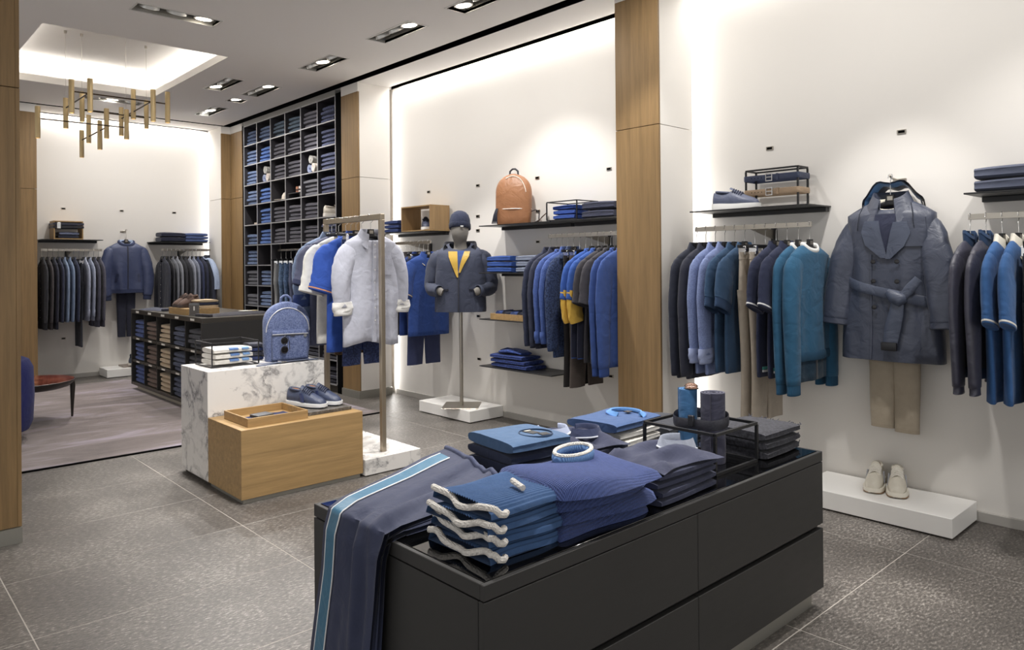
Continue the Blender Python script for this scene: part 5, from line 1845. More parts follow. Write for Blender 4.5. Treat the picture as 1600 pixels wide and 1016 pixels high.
# ------------------------------------------------------------------ on the marble and oak blocks
MZT = .7005
fr = thing('rod_display_stand', 'black open rod frame round folded white shirts on the marble block', 'display frame', (0, 0, MZT))
wire_frame(fr, 1.77, 2.075, 4.74, 5.03, 0, .155, .0035)
wm = fab((226, 222, 212), 'cotton', (206, 202, 194))
zt_ = pile((1.925, 4.885, MZT+.008), .03, 3, .25, .22, .036, [wm], 'white shirt # of three folded inside the rod frame on the marble', 'folded shirt', 'folded_shirt', 'white shirts in the rod frame')
for k, o in enumerate([o for o in COL.objects if o.name.startswith('folded_shirt') and 'rod frame on the marble' in o.get('label', '')]):
    for x0, x1, cl in ((-.03, .03, (84, 120, 176)), (.055, .10, (108, 150, 200))):
        MB().add([(x0, -.113, .020), (x1, -.113, .020), (x1, -.1125, .031), (x0, -.1125, .031), (x0, -.09, .0365), (x1, -.09, .0365), (x0, -.09, .02), (x1, -.09, .02)],
                 [(0, 1, 2, 3), (3, 2, 5, 4), (0, 6, 7, 1), (0, 3, 4, 6), (1, 7, 5, 2)]).build('printed_band', fab(cl, 'chambray'), o, smooth=False)
pile((2.143, 4.985, MZT), -.1, 4, .10, .15, .030, [fab((58, 74, 130), 'knit', (30, 34, 56)), fab((48, 50, 62), 'knit', (80, 80, 92))], 'dotted navy scarf # of four between the rod frame and blue backpack', 'folded scarf', 'folded_scarf', 'dotted scarves on the marble', jit=.003)
backpack('backpack', 'blue textured backpack with front pocket and silver zips on the marble', (2.296, 4.79, MZT), -.22, (78, 92, 136), 'chambray', (206, 206, 210), H=.40, Wd=.31, D=.15, col2=(112, 126, 166))
sg = thing('sunglasses', 'black round sunglasses hooked on the blue backpack pocket', 'sunglasses', (2.223, 4.672, .817), -.22)
lens_m = plain('dark_lens', (22, 20, 20), .1, spec=.8)
for s_ in (-1, 1):
    pts = [(.0+.021*math.cos(a), -.012, s_*.03+.024*math.sin(a)) for a in [2*PI*k/20 for k in range(20)]]
    MB().tube(pts, .0028, n=6, closed=True).build('rim', BLKMET, sg)
    MB().tube([(0, -.010, s_*.03), (0, -.012, s_*.03)], [.020, .020], n=18, ref=(0, 0, 1)).build('lens', lens_m, sg)
MB().tube([(.012, -.012, -.008), (.018, -.014, 0), (.012, -.012, .008)], .0022, n=6).build('bridge', CHROME, sg)
MB().tube([(-.004, -.012, .055), (.006, -.006, .062), (.024, -.004, .05), (.034, -.004, .02), (.036, -.004, -.03)], .0022, n=6).build('temple', BLKMET, sg)
bl = thing('belt', 'grey-blue leather belt lying along the front of the marble block', 'belt', (2.06, 4.642, MZT))
MB().tube([(-.05, -.025, .003), (.04, -.005, .0035), (.14, .02, .0035), (.26, .026, .003), (.40, .03, .003)], .016, .0028, n=8, ref=(0, 0, 1)).build('strap', fab((92, 102, 128), 'leather'), bl)
MB().tube([(-.02, .02, .0095), (.10, -.002, .0095), (.20, .012, .0095), (.33, .012, .0095)], .014, .0028, n=8, ref=(0, 0, 1)).build('strap_end', fab((110, 118, 140), 'leather'), bl)
MB().rbox(.12, .16, -.016, .036, .008, .0175, .002, 1).build('buckle', CHROME, bl)
OZ = .4205
oak_tray('shallow oak tray with a wallet on the oak block', 1.75, 2.125, 4.15, 4.50, OZ, h=.05)
o = thing('folded_cloth', 'navy folded cloth lying in the oak tray under the grey wallet', 'folded cloth', (1.95, 4.33, OZ+.0065), .1)
MB().grid(lambda u, v: ((u-.5)*.28, (v-.5)*.13+.01*math.sin(5*u), .010+.004*math.sin(9*u+3*v)), 14, 6).grid(lambda u, v: ((u-.5)*.28, (v-.5)*.13+.01*math.sin(5*u), 0.0005), 14, 6).build('cloth', fab((38, 46, 86), 'cotton'), o)
w_ = thing('wallet', 'grey leather wallet lying in the oak tray on the oak block', 'wallet', (1.90, 4.30, OZ+.021), .15)
MB().rbox(-.055, .055, -.045, .045, 0, .008, .003, 2).build('lower_flap', fab((72, 74, 78), 'leather'), w_)
MB().rbox(-.055, .055, -.045, .044, .0085, .017, .003, 2).build('upper_flap', fab((82, 84, 88), 'leather'), w_)
sl_ = thing('stone_slab', 'thin grey stone slab under the navy sneakers on the oak block', 'slab', (2.30, 4.37, OZ), .0)
MB().rbox(-.15, .155, -.17, .17, 0, .022, .002, 1).build('slab', stone(), sl_, smooth=False)
for k, (x, y) in enumerate(((2.235, 4.385), (2.355, 4.40))):
    sneaker('sneaker', 'navy leather sneaker with white sole on the stone slab, %s' % ['beside the oak tray', 'farther from the oak tray'][k], (x, y, OZ+.0225), .42-.05*k, (62, 72, 100), (226, 226, 226), (170, 112, 62), (44, 50, 72), L=.29, stripe=(48, 62, 110), sole2=(40, 44, 56), group='navy sneakers on the slab')

# ------------------------------------------------------------------ on the black chest
DZ = .6085
NV = fab((50, 56, 82), 'twill')
tr = thing('trousers', 'navy track trousers with a teal side stripe draped over the chest end', 'trousers')
ST = [((1.60, 2.10, .700), (1.535, 1.745, .672)), ((1.50, 2.09, .690), (1.47, 1.72, .668)), ((1.36, 2.065, .668), (1.34, 1.70, .660)), ((1.22, 2.03, .658), (1.20, 1.685, .655)), ((1.135, 2.005, .653), (1.13, 1.68, .650)),
      ((1.079, 1.995, .634), (1.077, 1.682, .631)), ((1.062, 1.998, .575), (1.060, 1.685, .565)), ((1.062, 2.015, .45), (1.06, 1.70, .44)), ((1.058, 2.05, .30), (1.056, 1.715, .29)), ((1.055, 2.08, .16), (1.053, 1.735, .15)), ((1.053, 2.095, .03), (1.05, 1.75, .03))]


def surf(s_, w, off=0.0):
    f = s_*(len(ST)-1)
    i = min(int(f), len(ST)-2)
    t_ = f-i
    a = Vector(ST[i][0]).lerp(Vector(ST[i+1][0]), t_)
    b = Vector(ST[i][1]).lerp(Vector(ST[i+1][1]), t_)
    a2 = Vector(ST[min(i+1, len(ST)-1)][0])-Vector(ST[i][0])
    n = a2.cross(b-a).normalized()
    if n.z < -.2 or (abs(n.z) <= .2 and n.x > 0):
        n = -n
    p = a.lerp(b, w)
    wr = .009*math.sin(16*w+5*s_)*sm((w-.3)/.3)+.006*math.sin(30*w-9*s_)*sm((w-.35)/.3)+.014*max(0, math.sin(7.5*w-1.2+2.5*s_))*sm((s_-.35)/.3)*(w > .3)
    q = p+n*(off+wr-.004*(2*w-1)**4*2)
    if q.z < DZ+.0006 and q.x > 1.0992:          # the cloth lies on the chest and against its end
        if q.x-1.0992 < DZ+.0006-q.z:
            q.x = 1.0992
        else:
            q.z = DZ+.0006
    return q


mb = MB()
mb.grid(lambda u, v: surf(v, u, 0), 40, 60)
mb.grid(lambda u, v: surf(v, u, -.012-.012*(1-(2*u-1)**4)), 40, 60)
mb.build('upper_leg', NV, tr, ang=80)
mb = MB()                          # the second leg lies underneath and shows at the near edge
mb.grid(lambda u, v: surf(.04+v*.95, .28+.74*u, -.016), 26, 50)
mb.grid(lambda u, v: surf(.04+v*.95, .28+.74*u, -.030), 26, 50)
mb.build('lower_leg', NV, tr, ang=80)
sm_ = MB()
sm_.grid(lambda u, v: surf(.045+v*.95, .105+.17*u-.0*v, .0035), 8, 60)
sm_.grid(lambda u, v: surf(.045+v*.95, .105+.17*u, .0005), 8, 60)
sm_.build('side_stripe', fab((36, 104, 136), 'nylon'), tr, label='teal side stripe', ang=80)
for w in (.102, .278):
    MB().tube([surf(.045+.95*k/60, w, .003) for k in range(61)], .0021, n=6, ref=(0, 0, 1)).build('piping', fab((226, 226, 226)), tr, label='white piping')
wb_ = [surf(0, k/16, .004)+Vector((.012, 0, -.012)) for k in range(17)]
MB().tube(wb_, .020, .012, n=10, ref=(1, 0, .3)).build('waistband', fab((56, 64, 94), 'twill'), tr, ang=80)

# folded t-shirts
zt_ = pile((1.772, 1.90, DZ), -.06, 4, .245, .27, .036, [fab((44, 52, 76), 'cotton'), fab((52, 60, 86), 'cotton')], 'dark blue t-shirt # of the stack on the chest beside draped trousers', 'folded t-shirt', 'folded_t_shirt', 't-shirts on the chest')
ts = [o for o in COL.objects if o.name.startswith('folded_t_shirt')][-1]
ts.data = folded_mesh(.25, .275, .042, 2, fab((66, 96, 132), 'cotton'))
ts['label'] = 'steel blue t-shirt with black swing tags on top of the stack'
pts = [(.03+.058*math.cos(a), -.055+.06*math.sin(a), .0405) for a in [PI*.0+2*PI*k/24 for k in range(24)]]
MB().tube(pts, .0022, .004, n=6, ref=(0, 0, 1), closed=True).build('neckline', fab((40, 66, 98)), ts)
for (x, y, w2, h2, rz2) in ((.025, -.035, .034, .055, .1), (.045, -.085, .036, .036, -.15)):
    c, s_ = math.cos(rz2), math.sin(rz2)
    q = [(x+c*a-s_*b, y+s_*a+c*b) for a, b in ((-w2/2, -h2/2), (w2/2, -h2/2), (w2/2, h2/2), (-w2/2, h2/2))]
    MB().add([(*p, .0415) for p in q]+[(*p, .0428) for p in q], [(0, 1, 2, 3), (7, 6, 5, 4), (0, 4, 5, 1), (1, 5, 6, 2), (2, 6, 7, 3), (3, 7, 4, 0)]).build('swing_tag', plain('swing_tag', (34, 34, 36), .5), ts, smooth=False)
MB().box(.012, .038, -.02, -.012, .0429, .0434).build('tag_print', plain('tag_print', (206, 198, 180), .5), ts, smooth=False)

# knitted sweaters with pale hem edges
KB, KR, KE = fab((54, 72, 128), 'knit'), rib((50, 84, 130)), fab((214, 208, 200), 'knit')
for k in range(4):
    dx, dy = (.0, .012, -.006, .01)[k], (0, .008, -.004, .0)[k]
    z0 = DZ+.037*k
    t_ = thing('sweater', 'blue chunky knit sweater with pale hem, %s of the folded stack of four' % ['lowest', 'second up', 'third up', 'topmost'][k], 'sweater', (1.16+dx, 1.50+dy, z0), .02-.05*(k % 2), 'folded knit sweaters on the chest')
    h = .036

    def body(u, v, z_, k=k):
        x = .25+.385*u
        y = -.165+.33*v
        e = (max(0, 1-abs(2*u-1)**7)**.4)*(max(0, 1-abs(2*v-1)**6)**.45)
        rc = 1-.10*(abs(2*u-1)**4)*(abs(2*v-1)**4)
        y *= rc
        b_ = .012*math.sin(6*u+2*v)+(.022*math.exp(-((u-.55)/.3)**2-((v-.5)/.35)**2) if k == 3 else .0)
        sag = -.0 if k < 3 else .0
        return (x+.02*math.sin(4*v+k), y+.015*math.sin(5*u+k)-.05*u*(k == 3), max(.0004, z_*(h*e*(.97 if k == 3 else .93)+max(-.008, b_)*e*(1 if k == 3 else .15)))+sag)
    mb = MB().grid(lambda u, v: body(u, v, 1), 22, 16).grid(lambda u, v: body(u, v, 0), 22, 16)
    mb.build('body', KB, t_, ang=85)
    # ribbed hem folded towards the chest end, with ridges modelled
    def ribf(u, v, z_, k=k):
        y = -.13+.25*v
        e = max(0, 1-abs(2*v-1)**5)**.45
        return (.02+.26*u, y+.006*math.sin(6*u+k), (.0004 if z_ == 0 else (h*.84*e+.0022*math.sin(v*2*PI*24)+.003*math.sin(4*u+3*v))))
    mb = MB().grid(lambda u, v: ribf(u, v, 1), 10, 144).grid(lambda u, v: ribf(u, v, 0), 4, 10)
    mb.build('ribbed_hem', fab((52, 86, 132), 'cotton'), t_, ang=85)
    pts = [(.018+.006*math.sin(i*.8+k), .115-.25*(i/20), h*.55+h*.32*math.sin(i*.36+.9)) for i in range(21)]
    zl_ = pts[-1][2]
    pts += [(.022, -.142, zl_*.9+h*.05), (.034, -.147, h*.45), (.05, -.145, h*.32), (.062, -.138, h*.36)]
    MB().tube([(a_, b_, max(.0092, c_)) for a_, b_, c_ in pts], .0088, n=8, ref=(0, 0, 1)).build('hem_edge', KE, t_, label='pale grey hem edge')
    if k == 3:
        pts = [(.475+.062*math.cos(a), .035+.050*math.sin(a), h+.013+.006*math.cos(a)) for a in [2*PI*i/28 for i in range(28)]]
        MB().tube(pts, .009, .017, n=8, ref=(0, 0, 1), closed=True).build('collar', rib((92, 126, 172)), t_)
        MB().tube([(p[0], p[1], p[2]+.016) for p in pts], .006, n=8, ref=(0, 0, 1), closed=True).build('collar_edge', fab((232, 226, 212), 'knit'), t_, label='cream collar edge')
        MB().tube([(.16, -.09, h+.006), (.175, -.03, h+.010)], .008, n=8, ref=(0, 0, 1)).build('toggle', KE, t_)

# navy polo shirts
PN = fab((54, 58, 82), 'cotton')
pile((1.985, 1.475, DZ), .03, 4, .32, .29, .025, [PN], 'navy polo shirt # of the front stack on the chest beside the rod frame', 'folded polo', 'folded_polo_shirt', 'navy polos on the chest')
pile((2.038, 1.86, DZ), .04, 3, .25, .30, .026, [fab((48, 52, 74), 'cotton')], 'dark navy polo shirt # of the rear stack on the chest', 'folded polo', 'folded_polo_shirt', 'navy polos on the chest')


def folded_collar(parent, x, y, z, r1, r2, m1, m2, rz2=0, hgt=.045, inner=True):
    n = 22
    rings = []
    for k in range(n+1):
        a = rz2+.75+(2*PI-1.5)*k/n
        c, s2 = math.cos(a), math.sin(a)
        e = max(0, abs(k/n-.5)*2-.7)/.3
        rings.append([(x+r1*c, y+r2*s2, z), (x+r1*.96*c, y+r2*.96*s2, z+hgt), (x+r1*1.04*c, y+r2*1.04*s2, z+hgt+.004), (x+r1*1.28*c, y+r2*1.28*s2, z+hgt*.25-.008*e), (x+r1*1.22*c, y+r2*1.22*s2, z+hgt*.2)])
    o = MB().loft(rings, True, True).build('collar', m1, parent, ang=60)
    MB().tube([r_[3] for r_ in rings], .0032, n=6, ref=(0, 0, 1)).build('collar_edge', m2, parent)
    if inner:
        MB().tube([(x+r1*.5*math.cos(q), y+r2*.5*math.sin(q), z+.008) for q in (0, .8, 1.6, 2.4, 3.1, 3.9, 4.7, 5.5)], .012, n=8, ref=(0, 0, 1), closed=True).build('inner_folds', PN, parent, ang=80)
    return o


for lab, (x, y, z, rr), m1, m2 in (('navy polo shirt laid loosely on the front polo stack, grey collar up', (2.06, 1.45, DZ+.102, -.3), fab((150, 156, 172), 'cotton'), fab((196, 200, 208))),
                                   ('navy polo shirt with pale collar on the rear polo stack', (2.034, 1.84, DZ+.080, 2.2), fab((58, 66, 98)), fab((206, 210, 220)))):
    t_ = thing('polo_shirt', lab, 'polo shirt', (x, y, z), 0)
    sx, sy = (.31, .26) if rr < 0 else (.2, .28)
    ox = -.075 if rr < 0 else 0

    def dr(u, v, q):
        e = min(1, 5*min(u, 1-u)+.1)*min(1, 5*min(v, 1-v)+.1)
        return ((u-.5)*sx+ox+.015*math.sin(5*v), (v-.5)*sy+.02*math.sin(4*u), (.001 if q == 0 else e*(.024+.014*math.sin(11*u+5*v)*math.sin(4*v+1)+.010*math.sin(17*v+4*u))))
    MB().grid(lambda u, v: dr(u, v, 1), 30, 22).grid(lambda u, v: dr(u, v, 0), 10, 10).build('body', PN, t_, ang=85)
    folded_collar(t_, .02, .0, .018, .056, .05, m1, m2, rr, .032)
    if rr > 0:
        folded_collar(t_, -.05, .10, .018, .06, .05, fab((176, 186, 214)), fab((222, 222, 226)), 1.2, .028)
pile((2.325, 1.90, DZ), .06, 3, .26, .24, .030, [fab((220, 216, 208), 'cotton')], 'white polo shirt # of three under the blue polo on the chest', 'folded polo', 'folded_polo_shirt', 'white polos on the chest')
bp_ = place('folded_polo_shirt', folded_mesh(.31, .25, .04, 1, fab((56, 84, 130), 'cotton')), loc=(2.315, 1.91, DZ+.0908), rz=.08)
tag(bp_, 'steel blue polo shirt with light blue collar on top of white polos', 'folded polo')
folded_collar(bp_, .05, -.02, .037, .052, .066, fab((92, 148, 210)), fab((70, 120, 190)), 3.9, .011, False)
MB().box(.055, .085, -.03, -.005, .0405, .0435).build('neck_label', plain('neck_label', (60, 56, 54), .5), bp_, smooth=False)
fg = pile((2.66, 1.93, DZ), .1, 2, .30, .25, .028, [fab((52, 54, 62), 'cotton')], 'charcoal sweater # of two at the far corner of the chest', 'folded sweater', 'folded_sweater', 'charcoal sweaters on the chest')
# rod frame with two rolled garments
fr = thing('rod_display_stand', 'black square rod frame on the chest holding two upright rolled garments', 'display frame', (0, 0, DZ))
wire_frame(fr, 2.235, 2.515, 1.40, 1.70, 0, .142, .005)
roll((2.375, 1.605, DZ+.0005), .4, .262, .040, fab((52, 104, 152), 'cotton'), 'blue rolled garment standing upright in the square rod frame', 'rolled garment', 'rolled_garment', upright=True)
t_ = roll((2.395, 1.505, DZ+.0005), 2.2, .258, .050, fab((62, 62, 80), 'cotton'), 'grey-violet rolled garment standing upright in the square rod frame', 'rolled garment', 'rolled_garment', upright=True)
bd = thing('leather_band', 'black leather band looped round the two upright rolled garments', 'band', (2.385, 1.553, DZ+.155))
MB().tube([((.0535)*math.cos(a)+(.010 if math.sin(a) < 0 else -.010), .0535*math.sin(a)+(.050 if math.sin(a) > 0 else -.048), .012*math.cos(a)) for a in [2*PI*k/36 for k in range(36)]], .0018, .019, n=8, ref=(0, 0, 1), closed=True).build('strap', fab((46, 46, 56), 'leather'), bd, ang=70)
MB().rbox(-.07, -.058, -.012, .012, -.018, .022, .002, 1).build('buckle', plain('band_buckle', (60, 60, 64), .4, metal=.7), bd)
sgl = thing('sunglasses', 'brown-lensed sunglasses resting on top of the blue rolled garment', 'sunglasses', (2.398, 1.602, DZ+.2652), .6)
for s_ in (-1, 1):
    MB().lathe([(.024, .0), (.022, .006), (.014, .011), (0, .013)], 18, s_*.027, 0, caps=False).build('lens', plain('brown_lens', (96, 62, 42), .12, spec=.8), sgl)
    MB().tube([(s_*.027+.025*math.cos(a), .025*math.sin(a), .001) for a in [2*PI*k/20 for k in range(20)]], .002, n=6, ref=(0, 0, 1), closed=True).build('rim', BLKMET, sgl)
MB().tube([(-.008, 0, .003), (0, 0, .006), (.008, 0, .003)], .002, n=6, ref=(0, 0, 1)).build('bridge', CHROME, sgl)
# frayed black jeans
BJ = fab((40, 40, 46), 'denim', (62, 62, 70))
for k in range(3):
    t_ = thing('folded_jeans', 'black denim jeans with frayed hem, %s of the stack at the chest end' % ['lowest', 'middle', 'topmost'][k], 'folded jeans', (2.676, 1.50, DZ+.0345*k), .03-.02*k, 'black jeans on the chest')
    place('cloth', folded_mesh(.265, .26, .034, k, BJ), t_)
    r_ = random.Random(k)
    mb = MB()
    for i in range(70):
        y = -.115+.23*i/69
        z = .006+.022*r_.random()
        mb.tube([(.129, y, z), (.139+.012*r_.random(), y+.004*r_.uniform(-1, 1), z+.004*r_.uniform(-1, 1)), (.143+.012*r_.random(), y+.008*r_.uniform(-1, 1), z+.008*r_.uniform(-1, 1))], .0016, n=4)
    o = mb.build('frayed_hem', fab((62, 64, 76), 'cotton'), t_)
    o['kind'] = 'stuff'

# ------------------------------------------------------------------ on the low cabinet
KZ = CZ+.0005
bx = thing('oak_box', 'low oak box on the dark cabinet carrying shoes and scarves', 'display box', (2.66, 7.50, KZ), 0)
MB().rbox(-.20, .12, -.26, .22, 0, .062, .002, 1).build('body', OAKY, bx, smooth=False)
for k in range(2):
    sneaker('shoe', 'brown suede shoe on the oak box on the cabinet, %s' % ['at the wall end', 'second along'][k], (2.58, 7.645-.14*k, KZ+.063), -1.0, (96, 74, 64), (60, 48, 44), (120, 86, 60), (70, 54, 48), L=.27, kind='cotton', group='brown shoes on the oak box')
pile((2.68, 7.35, KZ+.063), -PI/2+.1, 3, .17, .20, .026, [fab((196, 172, 136), 'cotton'), fab((48, 52, 74), 'cotton')], 'beige or navy scarf # of three on the oak box', 'folded scarf', 'folded_scarf', 'scarves on the oak box')
hd = thing('sign_holder', 'small clear upright holder with a printed card on the cabinet', 'sign holder', (2.50, 7.13, KZ), -.6)
MB().rbox(-.045, .045, -.003, .003, .0, .12, .001, 1).build('panel', plain('acrylic', (150, 150, 150), .08, alpha_trans=.7), hd, smooth=False)
MB().box(-.04, .04, -.0045, -.0032, .008, .10).build('card', plain('card_dark', (86, 80, 76), .4), hd, smooth=False)
MB().box(-.006, .006, -.0053, -.0047, .05, .09).build('print', lp, hd, smooth=False)
MB().rbox(-.045, .045, -.025, .025, -.0, .003, .001, 1).build('foot', plain('acrylic', (150, 150, 150), .08), hd, smooth=False)


def flat_trousers(label, loc, rz2, col, L=.62, W2=.2, tagp=False):
    t = thing('trousers', label, 'trousers', loc, rz2)
    mb = MB()
    mb.grid(lambda u, v: ((u-.5)*L, (v-.5)*W2*(1.1-.25*u), .012*min(1, 8*min(u, 1-u)+.2)*min(1, 6*min(v, 1-v)+.1)*1.8+.004*math.sin(9*u+4*v)*min(1, 8*min(v, 1-v))), 26, 10)
    mb.grid(lambda u, v: ((u-.5)*L, (v-.5)*W2*(1.1-.25*u), .0003), 6, 4)
    mb.build('legs', fab(col, 'twill'), t, ang=85)
    MB().rbox(-L/2-.012, -L/2+.03, -W2*.54, W2*.54, .001, .026, .008, 2).build('waistband', fab(col, 'twill'), t)
    if tagp:
        MB().rbox(.06, .16, -.04, .05, .0305, .0325, .0005, 1).build('paper_tag', plain('paper', (226, 222, 210), .6), t, smooth=False)
        MB().rbox(.18, .24, -.02, .05, .0285, .0305, .0005, 1).build('paper_tag', plain('paper2', (196, 180, 140), .6), t, smooth=False)


flat_trousers('black dress trousers with paper tags laid along the cabinet end', (2.83, 6.98, KZ), .18, (52, 50, 58), .66, .22, True)
flat_trousers('navy trousers laid flat at the wall end of the cabinet', (2.56, 8.36, KZ), PI/2+.25, (50, 54, 72), .5, .2)

# ------------------------------------------------------------------ back wall
wall_shelf('black back wall shelf carrying the belts and folded shirts', 1.786, 2.43, 1.685, 'b')
wall_shelf('black back wall shelf carrying folded navy and blue sweaters', 3.01, 3.72, 1.672, 'b')
wall_rail('steel back wall rail beside the bomber jacket under the belts', 1.775, 2.415, 1.558, 'b')
wall_rail('steel back wall rail under the folded sweaters near the oak pier', 3.10, 3.72, 1.566, 'b')
ob = thing('oak_shoe_frame', 'open oak frame wrapped with belts on the back wall shelf', 'display box', (0, 0, 1.6855))
xa, xb = float(ony(82, 360, 10.1)[0]), float(ony(128, 360, 10.1)[0])
for q in ((xa, xb, 10.03, 10.26, 0, .012), (xa, xb, 10.03, 10.26, .208, .22), (xa, xa+.012, 10.03, 10.26, .0125, .2075), (xb-.012, xb, 10.03, 10.26, .0125, .2075)):
    MB().rbox(*q, .001, 1).build('side', OAKX, ob, smooth=False)
for k, (z, cl, nm) in enumerate(((1.868, (40, 44, 62), 'navy'), (1.832, (30, 30, 38), 'black'))):
    t_ = thing('belt', '%s leather belt wrapped round the oak frame on the back wall shelf' % nm, 'belt', (0, 0, z))
    MB().tube([(xa-.004, 10.024, 0), (xb+.004, 10.024, 0), (xb+.004, 10.266, 0), (xa-.004, 10.266, 0)], .003, .016, n=6, ref=(0, 0, 1), closed=True).build('strap', fab(cl, 'leather'), t_)
    MB().rbox(xa+.03, xa+.07, 10.014, 10.0205, -.02, .02, .002, 1).build('buckle', CHROME, t_)
pile(((xa+xb)/2+.01, 10.145, 1.698), 0, 2, .21, .17, .040, [fab((44, 48, 66), 'cotton'), fab((110, 120, 150), 'chambray')], 'shirt # of two inside the oak belt frame on the back wall', 'folded shirt', 'folded_shirt', 'shirts in the oak frame')
pile((float(ony(267, 372, 10.12)[0]), 10.13, 1.6725), 0, 2, .30, .22, .062, [fab((42, 46, 66), 'knit')], 'dark navy sweater # of two on the back wall shelf', 'folded sweater', 'folded_sweater', 'navy sweaters on the back shelf')
pile((float(ony(304, 372, 10.12)[0]), 10.13, 1.6725), 0, 3, .29, .22, .040, [fab((74, 92, 140), 'cotton')], 'blue sweater # of three on the back wall shelf', 'folded sweater', 'folded_sweater', 'blue sweaters on the back shelf')
BR = 9.99
GL = 'garments on the back wall rail under the belts'
spec = [('jacket', (52, 52, 58), 'charcoal', 'long'), ('jacket', (70, 64, 66), 'brown-grey', 'long'), ('jacket', (44, 46, 62), 'dark navy', 'long'), ('sweater', (48, 52, 74), 'navy', 'long'), ('shirt', (120, 138, 166), 'light blue denim', 'long'),
        ('shirt', (112, 130, 158), 'washed blue denim', 'long'), ('sweater', (48, 54, 78), 'ink blue', 'long'), ('T', (44, 46, 56), 'black', ''), ('shirt', (150, 156, 176), 'pale striped', 'roll'), ('shirt', (142, 150, 172), 'grey striped', 'roll'),
        ('jacket', (74, 74, 90), 'grey-violet', 'long'), ('jacket', (80, 78, 92), 'mauve grey', 'long')]
for k, (nm, cl, cn, slv) in enumerate(spec):
    x = 1.79+.0535*k
    if nm == 'T':
        trousers('trousers', 'black trousers hanging among the shirts on the back wall rail', (x, BR, 1.572), -PI/2, cl, 'twill', W_=.3, L=1.0, th=.017, seed=k, group=GL, short='black trousers on the back wall')
        continue
    top(nm, '%s %s hanging on the back wall rail under the belts' % (cn, nm), nm, (x, BR, 1.572), -PI/2, cl, 'chambray' if slv == 'roll' else 'cotton', L=.80 if nm == 'jacket' else .72, slen=.60 if slv == 'long' else .50, sl=slv, neckkind='shirt', cuffk='roll' if slv == 'roll' else None, seed=26, group=GL, short='%s %s on the back wall' % (cn, nm), th=.0185)
GR = 'garments on the back wall rail near the oak pier'
spec = [('jacket', (48, 50, 62), 'black-navy'), ('jacket', (40, 40, 46), 'black quilted'), ('shirt', (112, 114, 122), 'grey melange'), ('shirt', (132, 134, 142), 'light grey'), ('jacket', (50, 50, 56), 'charcoal wool'), ('jacket', (44, 44, 52), 'black wool'),
        ('shirt', (140, 144, 158), 'silver grey'), ('shirt', (126, 132, 150), 'blue-grey'), ('sweater', (56, 64, 96), 'indigo'), ('sweater', (46, 50, 72), 'midnight blue')]
for k, (nm, cl, cn) in enumerate(spec):
    x = 3.115+.052*k
    t_, T = top(nm, '%s %s hanging on the back wall rail near the oak pier' % (cn, nm), nm, (x, BR, 1.580), -PI/2, cl, 'quilt' if 'quilted' in cn else 'cotton', L=.80, slen=.62, neckkind='shirt', seed=27, group=GR, short='%s %s near the pier' % (cn, nm), th=.0185)
t_, T = top('coat', 'dark navy hooded coat at the pier end of the back rail', 'coat', (3.668, BR, 1.580), -PI/2, (50, 54, 70), 'twill', L=.86, slen=.62, neckkind='stand', seed=27, group=GR, short='navy hooded coat', th=.036, sh=.235)
sc_ = thing('scarf', 'light blue scarf draped over the dark coat at the pier end', 'scarf', (3.668, BR, 1.45), -PI/2)
LB = fab((156, 172, 200), 'chambray')
MB().tube([(.085*math.cos(a_), .030*math.sin(a_), .004-.02*math.cos(a_)) for a_ in [2*PI*k/20 for k in range(20)]], .020, .014, n=12, ref=(0, 0, 1), closed=True).build('loop', LB, sc_, ang=80)
MB().tube([(.07, 0, .0), (.16, 0, -.022), (.25, .0, -.075), (.325, 0, -.16), (.362, 0, -.27), (.368, 0, -.40)], [.014, .013, .012, .012, .012, .010], [.026, .03, .032, .034, .036, .036], n=12).build('tail', LB, sc_, ang=80)
MB().tube([(.06, -.002, -.004), (.15, -.006, -.03), (.24, -.012, -.085), (.312, -.012, -.17), (.346, -.012, -.24)], [.01]*5, [.02, .024, .026, .026, .024], n=12).build('tail', LB, sc_, ang=80)

# bomber jacket and trousers
BX = float(ony(197, 400, 10.15)[0])
wall_hook('steel wall hook holding the bomber jacket hanger', (BX, YB-.0005, 1.80), (0, -1))
hanger((BX, 10.14, 1.665), 0, 'black hanger with wire hook holding the bomber jacket', hook=.158, bar=(.007, .007))
bj = thing('bomber_jacket', 'shiny navy bomber jacket with ribbed hem hanging on the back wall', 'jacket', (BX, 10.14, 1.665), 0)
bm_ = fab((66, 76, 112), 'nylon')
T = Torso(sh=.205, hem=.195, L=.64, th=.075, neck=.08, drop=.07, fold=.016, seed=77, dip=.045, ndep=.055)
T.build(bm_, bj)
for s_ in (-1, 1):
    e_ = sleeve(T, s_, bm_, bj, path=[(.13, 0, -.13), (.18, 0, -.15), (.235, -.02, -.32), (.25, -.03, -.50), (.235, -.035, -.68)], ra=(.085, .085, .075, .068, .055), rb=(.05, .055, .055, .05, .042), seed=s_)
    cuff(e_, rib((50, 58, 86)), bj, .05, .9)
crew(T, rib((60, 68, 98)), bj, r=.02, grow=1.1)
T.patch([(.055, -.006, .006), (.63, -.006, .006)], plain('zip_dark', (48, 50, 60), .4), bj, 'zip', .006, 2, sub=14)
T.patch([(.595, -.19, .19), (.64, -.188, .188)], rib((54, 62, 92)), bj, 'hem_band', .008, 12, sub=3)
for s_ in (-1, 1):
    T.patch([(.40, s_*.12-.012, s_*.12+.012), (.50, s_*.135-.012, s_*.135+.012)], fab((54, 62, 92), 'nylon'), bj, 'pocket_welt', .006, 3)
te = thing('shirt', 'light blue shirt with dark tie worn inside the bomber jacket', 'shirt', (BX, 10.14, 1.66), 0)
T2 = Torso(sh=.14, hem=.14, L=.3, th=.04, neck=.07, drop=.06, fold=.002, seed=3, dip=.05, ndep=.04)
T2.build(fab((150, 170, 206)), te)
